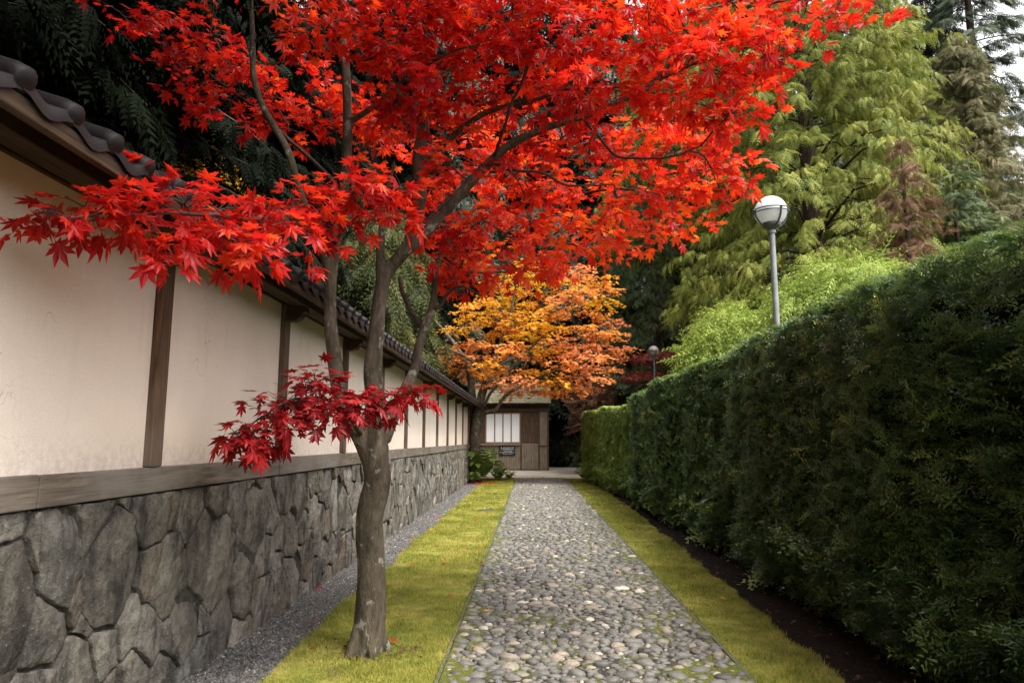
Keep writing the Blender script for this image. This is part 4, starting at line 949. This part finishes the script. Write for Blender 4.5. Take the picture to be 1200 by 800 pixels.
tag(put(mound('cypress_shrub', [(0, 0, p[2] - .3, 1.15, .75), (-.75, -.1, p[2] - .7, .8, .6), (.8, .1, p[2] - .75, .8, .6), (0, -.4, p[2] - 1.3, 1.3, .8), (-.5, -.2, p[2] - 2.2, 1.2, .9), (.6, 0, p[2] - 2.2, 1.2, .9)], THR, .42, 1500, 'thread', 201, tint=.52), p[0], p[1]), 'fluffy light green threadleaf cypress right of the tall lamp post', 'shrub')
p = at(857, 385, 14.0)
tag(put(mound('cypress_shrub', [(0, 0, p[2] - .15, .75, .6), (-.35, 0, p[2] - .75, .75, .6), (.45, 0, p[2] - .7, .75, .6), (0, 0, p[2] - 1.5, 1.1, .9)], THR, .4, 1900, 'thread', 202, tint=.58), p[0], p[1]), 'fluffy light green threadleaf cypress left of the tall lamp post', 'shrub')
p = at(940, 372, 13.2)
tag(put(mound('cypress_shrub', [(0, 0, p[2] - .5, .7, .5), (.5, 0, p[2] - 1.1, .9, .8)], THR, .38, 1900, 'thread', 203, tint=.35), p[0], p[1] + .4), 'low darker threadleaf cypress peeping over the hedge beside the lamp post', 'shrub')
p = at(790, 425, 23)
tag(put(mound('maple_tree', [(0, 0, p[2] + .1, 1.5, .25), (-.9, 0, p[2] - .55, .9, .22), (1.3, .3, p[2] + .15, .9, .22), (.2, .2, p[2] - .9, 1.2, .25)], (LEAF2, LEAF2_T), .13, 4200, 'wine', 204, .9, .25, .5), p[0], p[1]), 'small wine red maple behind the short lamp', 'tree')
p = at(712, 465, 27)
tag(put(mound('bush', [(0, 0, p[2] - .2, 1.3, .6), (1.2, .2, p[2] - .1, 1.2, .6), (.4, 0, p[2] - 1.0, 1.8, .9)], FR5, .4, 500, 'brown', 205, .9, -.3, .3), p[0], p[1]), 'thin brown leafless bush between the orange maple and the hedge', 'bush')
p = at(770, 447, 26)
tag(put(mound('bush', [(0, 0, p[2] - .3, 1.6, .7), (1.8, .5, p[2] - .2, 1.4, .7)], FR5, .4, 700, 'underbrush', 206, .9, .1, .5), p[0], p[1]), 'dull green bush under the wine red maple', 'bush')
for (px, py, Y, rr, lab) in ((668, 508, 35.5, 1.1, 'low green bush in the dark gap right of the booth'), (690, 500, 36.5, 1.4, 'taller bush at the wood edge in the gap by the hedge')):
    p = at(px, py, Y); tag(put(mound('bush', [(0, 0, .5, rr, .6), (.7, .2, .8, rr * .8, .5)], FR5, .35, 700, 'underbrush', int(px), .8, .2, .6), p[0], p[1]), lab, 'bush')
p = at(205, 165, 13)
tag(put(mound('golden_tree', [(0, 0, p[2], 1.3, 1.0), (-1.0, .4, p[2] + .4, 1.0, .8), (.6, 0, p[2] - .9, 1.0, .7)], (LEAF2, LEAF2_T), .15, 1500, 'gold', 207, .8, .3, .5, .1), p[0], p[1]), 'golden yellow tree glimpsed through the dark trees behind the wall', 'tree')

# ------------------------------------------------------------------ lamps
def lamp(x, y, zc, rad, globe_mat, metal, label):
    root = empty('street_lamp', (x, y, 0)); tag(root, label, 'lamp', None)
    t = Tri(); zb = zc - rad * 1.32
    t.add(*tube([(0, 0, -.02), (0, 0, zb * .5), (0, 0, zb)], [rad * .20, rad * .19, rad * .185], 16)); t.add(*tube([(0, 0, zb - .03), (0, 0, zb + .05)], rad * .26, 16)); t.build('pole', metal, root, smooth=False)
    V, T = [], []; nr, na = 20, 32
    for i in range(nr + 1):
        e = -math.pi / 2 + math.pi * i / nr
        for j in range(na): a = 2 * math.pi * j / na; V.append((rad * math.cos(e) * math.cos(a), rad * math.cos(e) * math.sin(a), zc + rad * math.sin(e)))
    for i in range(nr):
        for j in range(na): q = (j + 1) % na; T += [(i * na + j, i * na + q, (i + 1) * na + q), (i * na + j, (i + 1) * na + q, (i + 1) * na + j)]
    t = Tri(); t.add(V, T); t.build('globe', globe_mat, root, smooth=True)
    ring = [(rad * 1.12 * math.cos(a), rad * 1.12 * math.sin(a)) for a in np.linspace(0, 2 * math.pi, 41)]
    for dz in (.02, -.07):
        t = Tri(); t.add(*tube([(a, b, zc + dz * rad * 2) for a, b in ring], rad * .045, 6)); t.build('ring', M['lamp_dark'], root, smooth=True)
    for k in range(4):
        a0 = k * math.pi / 2 + .25; P = [(rad * 1.13 * math.cos(e) * math.cos(a0), rad * 1.13 * math.cos(e) * math.sin(a0), zc + rad * 1.13 * math.sin(e)) for e in np.linspace(.03, -1.25, 12)]
        t = Tri(); t.add(*tube(P, rad * .065, 6)); t.add(*tube([(rad * 1.08 * math.cos(a0), rad * 1.08 * math.sin(a0), zc - .02 * rad), (rad * 1.26 * math.cos(a0), rad * 1.26 * math.sin(a0), zc - .02 * rad)], rad * .07, 8)); t.build('arm', M['lamp_dark'], root, smooth=True)
    t = Tri(); t.add(*tube([(0, 0, zc - rad * 1.36), (0, 0, zc - rad * 1.18), (0, 0, zc - rad * 1.05), (0, 0, zc - rad * .8)], [rad * .2, rad * .3, rad * .52, rad * .62], 20)); t.build('cup', M['lamp_dark'], root, smooth=True)
p = at(903, 248, 9.6); lamp(p[0], p[1], p[2], .225, M['globe'], M['lamp_metal'], 'tall grey lamp post with a white globe behind the hedge')
p = at(766, 411, 21.6); lamp(p[0], p[1], p[2], .165, M['globe_grey'], M['lamp_dark'], 'distant dark lamp post with a grey globe above the hedge')

# ------------------------------------------------------------------ ticket booth
BY = 30.0; K = BY / FPX
bx = lambda px: at(px, 515, BY)[0]
X0, X1 = bx(557), bx(641.5)
booth = empty('ticket_booth', (X0, BY, 0)); tag(booth, 'small weathered wooden booth with a shingle roof at the end of the path', 'booth')
def bb(mb, name, mat, parent=None, bevel=0):
    o = mb.build(name, mat, parent or booth, bevel)
    if not parent: o.matrix_parent_inverse = booth.matrix_basis.inverted()
    return o
D = 2.6; ZL = 1.10; ZE = 2.86
xd0, xd1 = bx(611.5), bx(631); xw0, xw1 = bx(570), bx(608.8)
def boards(x0, x1, z0, z1, y, w=.105):
    mb = MB(); x = x0
    while x < x1 - .01: e = min(x + w, x1); mb.box(x + .004, e - .004, y - .014 + random.uniform(-.004, .004), y + .03, z0, z1); x = e
    return mb
mb = MB(); mb.box(X0 + .02, X1 - .02, BY + .03, BY + D, .02, ZE); bb(mb, 'wall', M['booth_wood'])
bb(boards(X0, xd0 - .06, .03, ZL - .04, BY), 'lower_boarding', M['booth_grey'])
bb(boards(xd1 + .06, X1, .03, ZL - .04, BY), 'lower_boarding', M['booth_grey'])
bb(boards(xd1 + .06, X1, ZL + .03, 2.5, BY), 'upper_boarding', M['booth_grey'])
bb(boards(X0, xw0 - .04, ZL + .03, 2.5, BY), 'upper_boarding', M['booth_wood'])
door = bb(boards(xd0, xd1, .04, 2.46, BY + .02, .085), 'door', M['booth_wood'])
mb = MB(); mb.box(xd0 + .01, xd1 - .01, BY - .02, BY + .02, ZL - .015, ZL + .03); bb(mb, 'door_rail', M['trim_wood'], door)
bb(boards(xd0 + .005, xd1 - .005, .04, ZL - .02, BY + .003, .1), 'door_panel', M['booth_grey'], door)
for x in (xd0 - .03, xd1 + .03, X1 + .02):
    mb = MB(); mb.box(x - .04, x + .04, BY - .04, BY + .05, 0, 2.52); bb(mb, 'post', M['booth_wood'], bevel=.006)
mb = MB(); mb.box(X0, X1 + .06, BY - .05, BY + .06, 2.521, 2.66); bb(mb, 'lintel', M['booth_wood'], bevel=.008)
for (a, b) in ((X0, xd0 - .072), (xd1 + .072, X1 - .024)):
    mb = MB(); mb.box(a, b, BY - .1, BY - .005, ZL - .03, ZL + .02); bb(mb, 'ledge', M['trim_wood'], bevel=.006)
win = MB(); zb, zt = 1.20, 2.42
win.box(xw0 - .04, xw1 + .04, BY - .04, BY + .03, zb - .05, zb).box(xw0 - .04, xw1 + .04, BY - .04, BY + .03, zt, zt + .05).box(xw0 - .04, xw0, BY - .04, BY + .03, zb, zt).box(xw1, xw1 + .04, BY - .04, BY + .03, zb, zt)
for k in (1, 2, 3): x = xw0 + (xw1 - xw0) * k / 4; win.box(x - .03, x + .03, BY - .032, BY + .03, zb, zt)
wo = bb(win, 'window', M['trim_wood'])
for k in range(4):
    a = xw0 + (xw1 - xw0) * k / 4; b = xw0 + (xw1 - xw0) * (k + 1) / 4; mb = MB(); mb.box(a + .005, b - .005, BY - .012, BY + .01, zb + .002, zt - .002); bb(mb, 'pane', M['pane'], wo)
rf_ = MB(); RX0, RX1 = X0 - .2, bx(645.5); yf, yb = BY - .45, BY + D + .45; ym = BY + D / 2; zr = 3.72
rows = 11
for sgn in (1, -1):
    for k in range(rows):
        f0, f1 = k / rows, (k + 1.15) / rows; ya = (yf if sgn > 0 else yb); y0 = ya + (ym - ya) * f0; y1 = ya + (ym - ya) * min(f1, 1); z0 = ZE + (zr - ZE) * f0; z1 = ZE + (zr - ZE) * min(f1, 1)
        x = RX0 - random.uniform(0, .1)
        while x < RX1 - .02:
            w = min(random.uniform(.09, .17), RX1 - x); j = random.uniform(0, .012); a = max(x, RX0)
            if x + w - .004 > a: rf_.prism([(y0, z0 + j), (y1, z1 - .004), (y1, z1 + .008), (y0, z0 + .028 + j)], 0, a, x + w - .004)
            x += w
roof_b = bb(rf_, 'roof', M['shingle'])
mb = MB(); mb.prism([(yf + .03, ZE - .035), (ym, zr - .035), (yb - .03, ZE - .035), (yb - .03, ZE - .005), (ym, zr - .006), (yf + .03, ZE - .005)], 0, RX0 + .02, RX1 - .02); bb(mb, 'roof_boards', M['booth_wood'], roof_b)
mb = MB(); mb.prism([(BY + .03, ZE + .02), (BY + D, ZE + .02), (ym, zr - .08)], 0, X1 - .06, X1 - .02); bb(mb, 'gable', M['booth_wood'], roof_b)
mb = MB(); mb.prism([(ym - .13, zr - .01), (ym, zr + .07), (ym + .13, zr - .01), (ym + .13, zr + .02), (ym, zr + .1), (ym - .13, zr + .02)], 0, RX0, RX1); bb(mb, 'ridge_cap', M['shingle'], roof_b)
sg = empty('notice_sign', (bx(594), BY - .03, .9)); tag(sg, 'black notice board with rows of small white lettering under the booth window', 'sign')
sx0, sx1, sz0, sz1 = bx(584.5), bx(604), .62, 1.02
mb = MB(); mb.box(sx0, sx1, BY - .05, BY - .02, sz0, sz1); o = mb.build('board', M['sign_black'], sg, .006); o.matrix_parent_inverse = sg.matrix_basis.inverted()
mb = MB(); ww = sx1 - sx0
def line(x0, x1, z, h, seed):
    r = random.Random(seed); x = sx0 + ww * x0; e = sx0 + ww * x1
    while x < e: w = r.uniform(.008, .018); mb.box(x, min(x + w, e), BY - .054, BY - .0505, z - h / 2, z + h * r.uniform(.3, .55)); x += w + (.005 if r.random() < .8 else .016)
cz = .955; cxm = sx0 + ww * .16; ring = [(cxm + .026 * math.cos(a), cz + .026 * math.sin(a)) for a in np.linspace(0, 2 * math.pi, 16, endpoint=False)]
mb.prism([(a, b) for a, b in ring], 1, BY - .054, BY - .0505)
def lettering(mb, nm): o = mb.build(nm, M['sign_white'], sg); o.matrix_parent_inverse = sg.matrix_basis.inverted()
lettering(mb, 'emblem')
for a, b, z, h, s in ((.26, .9, .96, .026, 1), (.24, .88, .905, .02, 2), (.1, .95, .86, .012, 3), (.3, .8, .805, .018, 4), (.1, .95, .765, .018, 5), (.25, .85, .7, .018, 6)):
    mb = MB(); line(a, b, z, h, s); lettering(mb, 'text_line')

# ------------------------------------------------------------------ ferns and small things
def fern(x, y, size, nf, seed, label, group=None):
    r = np.random.default_rng(seed); t = Tri()
    for k in range(nf):
        az = r.uniform(0, 6.28); L = size * r.uniform(.6, 1.1); dv = np.array([math.cos(az), math.sin(az), 0]); lat = np.array([-dv[1], dv[0], 0]); s = np.linspace(0, 1, 15); el = r.uniform(.7, 1.4)
        Q = dv * (L * .55 * s[:, None]) + np.array([0, 0, 1]) * (L * (el * s - .62 * el * s ** 2.6))[:, None]; t.add(*tube(Q, np.linspace(.006, .002, 15), 3, False), .2)
        tg = norm(np.gradient(Q, axis=0)); tn = r.uniform(.25, .85)
        for i in range(2, 15):
            w = L * .17 * math.sin(math.pi * min(1, (i / 14) ** .7 * .92 + .06)) + .02
            for sd in (1, -1):
                p = Q[i]; d = lat * sd + tg[i] * .45 + np.array([0, 0, -.15]); h = tg[i] * .02 * size
                t.add([p - h * .8, p + h * .8, p + d * w * .6 + h, p + d * w * .6 - h, p + d * w], [(0, 1, 2), (0, 2, 3), (3, 2, 4)], tn + r.normal(0, .06))
    o = t.build('fern', M['fern']); o.location = (x, y, 0); tag(o, label, 'fern', group)
fern(-1.62, 21.6, 1.8, 20, 1, 'big bright green fern at the far corner of the wall')
fern(-1.05, 22.4, .9, 14, 2, 'low fern on the lawn end in front of the booth')
fern(-1.75, 20.8, .6, 16, 3, 'small fern in the gravel against the far end of the stone base')
fern(-.72, 23.0, .45, 14, 4, 'smallest fern beside the end of the cobbled path')
fern(1.75, 23.6, .55, 14, 5, 'low leafy fern at the foot of the far hedge end')
def boulder(x, y, s, seed, label):
    V, T = pebble_tmpl(6, 14); V = V * np.array([s, s * .8, s * .6]); V = V * (1 + .18 * fbm(V / s, 2.2, seed)[:, None]); t = Tri(); t.add(V, T); o = t.build('boulder', M['rock'], smooth=True); o.location = (x, y, 0); tag(o, label, 'rock')
boulder(2.9, 34.2, .5, 1, 'larger grey boulder at the dark wood edge right of the booth')
boulder(2.2, 35.0, .32, 2, 'smaller grey boulder beside the larger one at the wood edge')
for (px, py, lab) in ((570, 598, 'nearer dark flat cover set in the left lawn'), (577, 581.5, 'farther dark flat cover set in the left lawn')):
    rr = np.array(at(px, py, 10)); 
    # where the sight line meets the lawn
    d = rr - np.array([0, 0, EYE]); k = -EYE / d[2]; p = np.array([0, 0, EYE]) + d * k
    mb = MB(); ring = [(.16 * math.cos(a), .11 * math.sin(a)) for a in np.linspace(0, 2 * math.pi, 20, endpoint=False)]; mb.prism(ring, 2, -.02, .02); o = mb.build('ground_cover_plate', M['lamp_dark'], None, .004); o.location = (p[0], p[1], 0); tag(o, lab, 'cover')
def ground_leaf(px, py, mat, label, s=.075, z=.022):
    d = at(px, py, 10) - np.array([0, 0, EYE]); p = np.array([0, 0, EYE]) + d * (-EYE / d[2]); q = random.uniform(0, 6.28)
    V = LEAF.copy(); V[:, 2] *= 1.3; V[:, 1] -= .4; V = V * s; rot = np.array([[math.cos(q), -math.sin(q), 0], [math.sin(q), math.cos(q), 0], [0, 0, 1]])
    o = tri_obj('fallen_leaf', V @ rot.T, LEAF_T, M[mat], None, np.full(len(V), random.uniform(.3, .9))); o.location = (p[0], p[1], z + .01); o.rotation_euler = (random.uniform(-.2, .2), random.uniform(-.2, .2), 0); tag(o, label, 'leaf')
for px, py, mt, lab in ((374, 691, 'red_leaf', 'red leaf lying on the gravel strip left of the maple trunk'), (469, 646, 'red_leaf', 'red leaf on the gravel strip just right of the maple trunk'),
                        (529, 701, 'red_leaf', 'red leaf lying on the left lawn near the maple trunk'), (573, 719, 'orange_leaf', 'orange leaf on the mossy left edge of the cobbled path'), (560, 612, 'red_leaf', 'red leaf on the left lawn farther than the trunk'),
                        (482, 628, 'orange_leaf', 'orange leaf on the gravel strip along the wall, farther away'), (723, 672, 'orange_leaf', 'orange leaf near the right edge of the cobbled path'), (845, 704, 'orange_leaf', 'orange leaf on the grass strip right of the path')):
    ground_leaf(px, py, mt, lab)
r = random.Random(17)
for k in range(16):
    y = r.uniform(4.2, 12); x = r.uniform(-1.85, -.55); V = LEAF.copy(); V[:, 1] -= .4; V[:, 2] *= r.uniform(.3, 1.4); sc = r.uniform(.05, .085); q = r.uniform(0, 6.28)
    o = tri_obj('fallen_leaf', V * sc, LEAF_T, M['dark_red_leaf' if k % 3 else 'red_leaf'], None, np.full(len(V), r.uniform(.2, .8))); o.location = (x, y, .03); o.rotation_euler = (r.uniform(-.25, .25), r.uniform(-.25, .25), q)
    tag(o, 'small red maple leaf among those strewn thinly over the left lawn and gravel', 'leaf', 'red leaves strewn over the left lawn and gravel')
r = np.random.default_rng(98); t = Tri(); n_ = 150; q = r.uniform(0, 6.28, n_); d = .11 + np.abs(r.normal(0, .07, n_))
P_ = np.stack([ORG[0] + .05 + np.cos(q) * d * 1.3, ORG[1] + np.sin(q) * d, .012 + r.uniform(0, .015, n_)], -1)
t.add(*scatter(LEAF2, LEAF2_T, P_, frames(r.normal(size=(n_, 3)) * [1, 1, .35], np.array([0, 0, 1.]) + r.normal(0, .4, (n_, 3))), r.uniform(.02, .045, n_), r.uniform(0, .6, n_)))
tag(t.build('leaf_litter', M['brown']), 'brown crumbled litter round the foot of the maple trunk', 'leaf litter', kind='stuff')
r = np.random.default_rng(99)                                    # dead leaf litter under the hedge and at the foot of the wall's end
t = Tri(); n_ = 700; yy = r.uniform(3.4, 22, n_); xx = np.array([RL(y) for y in yy]) + r.uniform(.0, .55, n_); a = r.normal(size=(n_, 3)) * [1, 1, .25]
V, T, C = scatter(LEAF2, LEAF2_T, np.stack([xx, yy, np.full(n_, .012)], -1), frames(a, np.array([0, 0, 1.]) + r.normal(0, .3, (n_, 3))), r.uniform(.03, .06, n_), r.uniform(0, .6, n_)); t.add(V, T, C)
tag(t.build('leaf_litter', M['brown']), 'scattered dead brown leaves on the bare soil under the dark hedge', 'leaf litter', kind='stuff')
t = Tri(); n_ = 260; yy = r.uniform(19.8, 23, n_); xx = -1.45 + r.normal(0, .25, n_)
t.add(*scatter(LEAF2, LEAF2_T, np.stack([xx, yy, np.full(n_, .03)], -1), frames(r.normal(size=(n_, 3)) * [1, 1, .25], np.array([0, 0, 1.]) + r.normal(0, .3, (n_, 3))), r.uniform(.05, .08, n_), r.uniform(.2, .8, n_)))
tag(t.build('leaf_litter', M['red_leaf']), 'fallen red and rust leaves around the ferns at the wall end', 'leaf litter', kind='stuff')
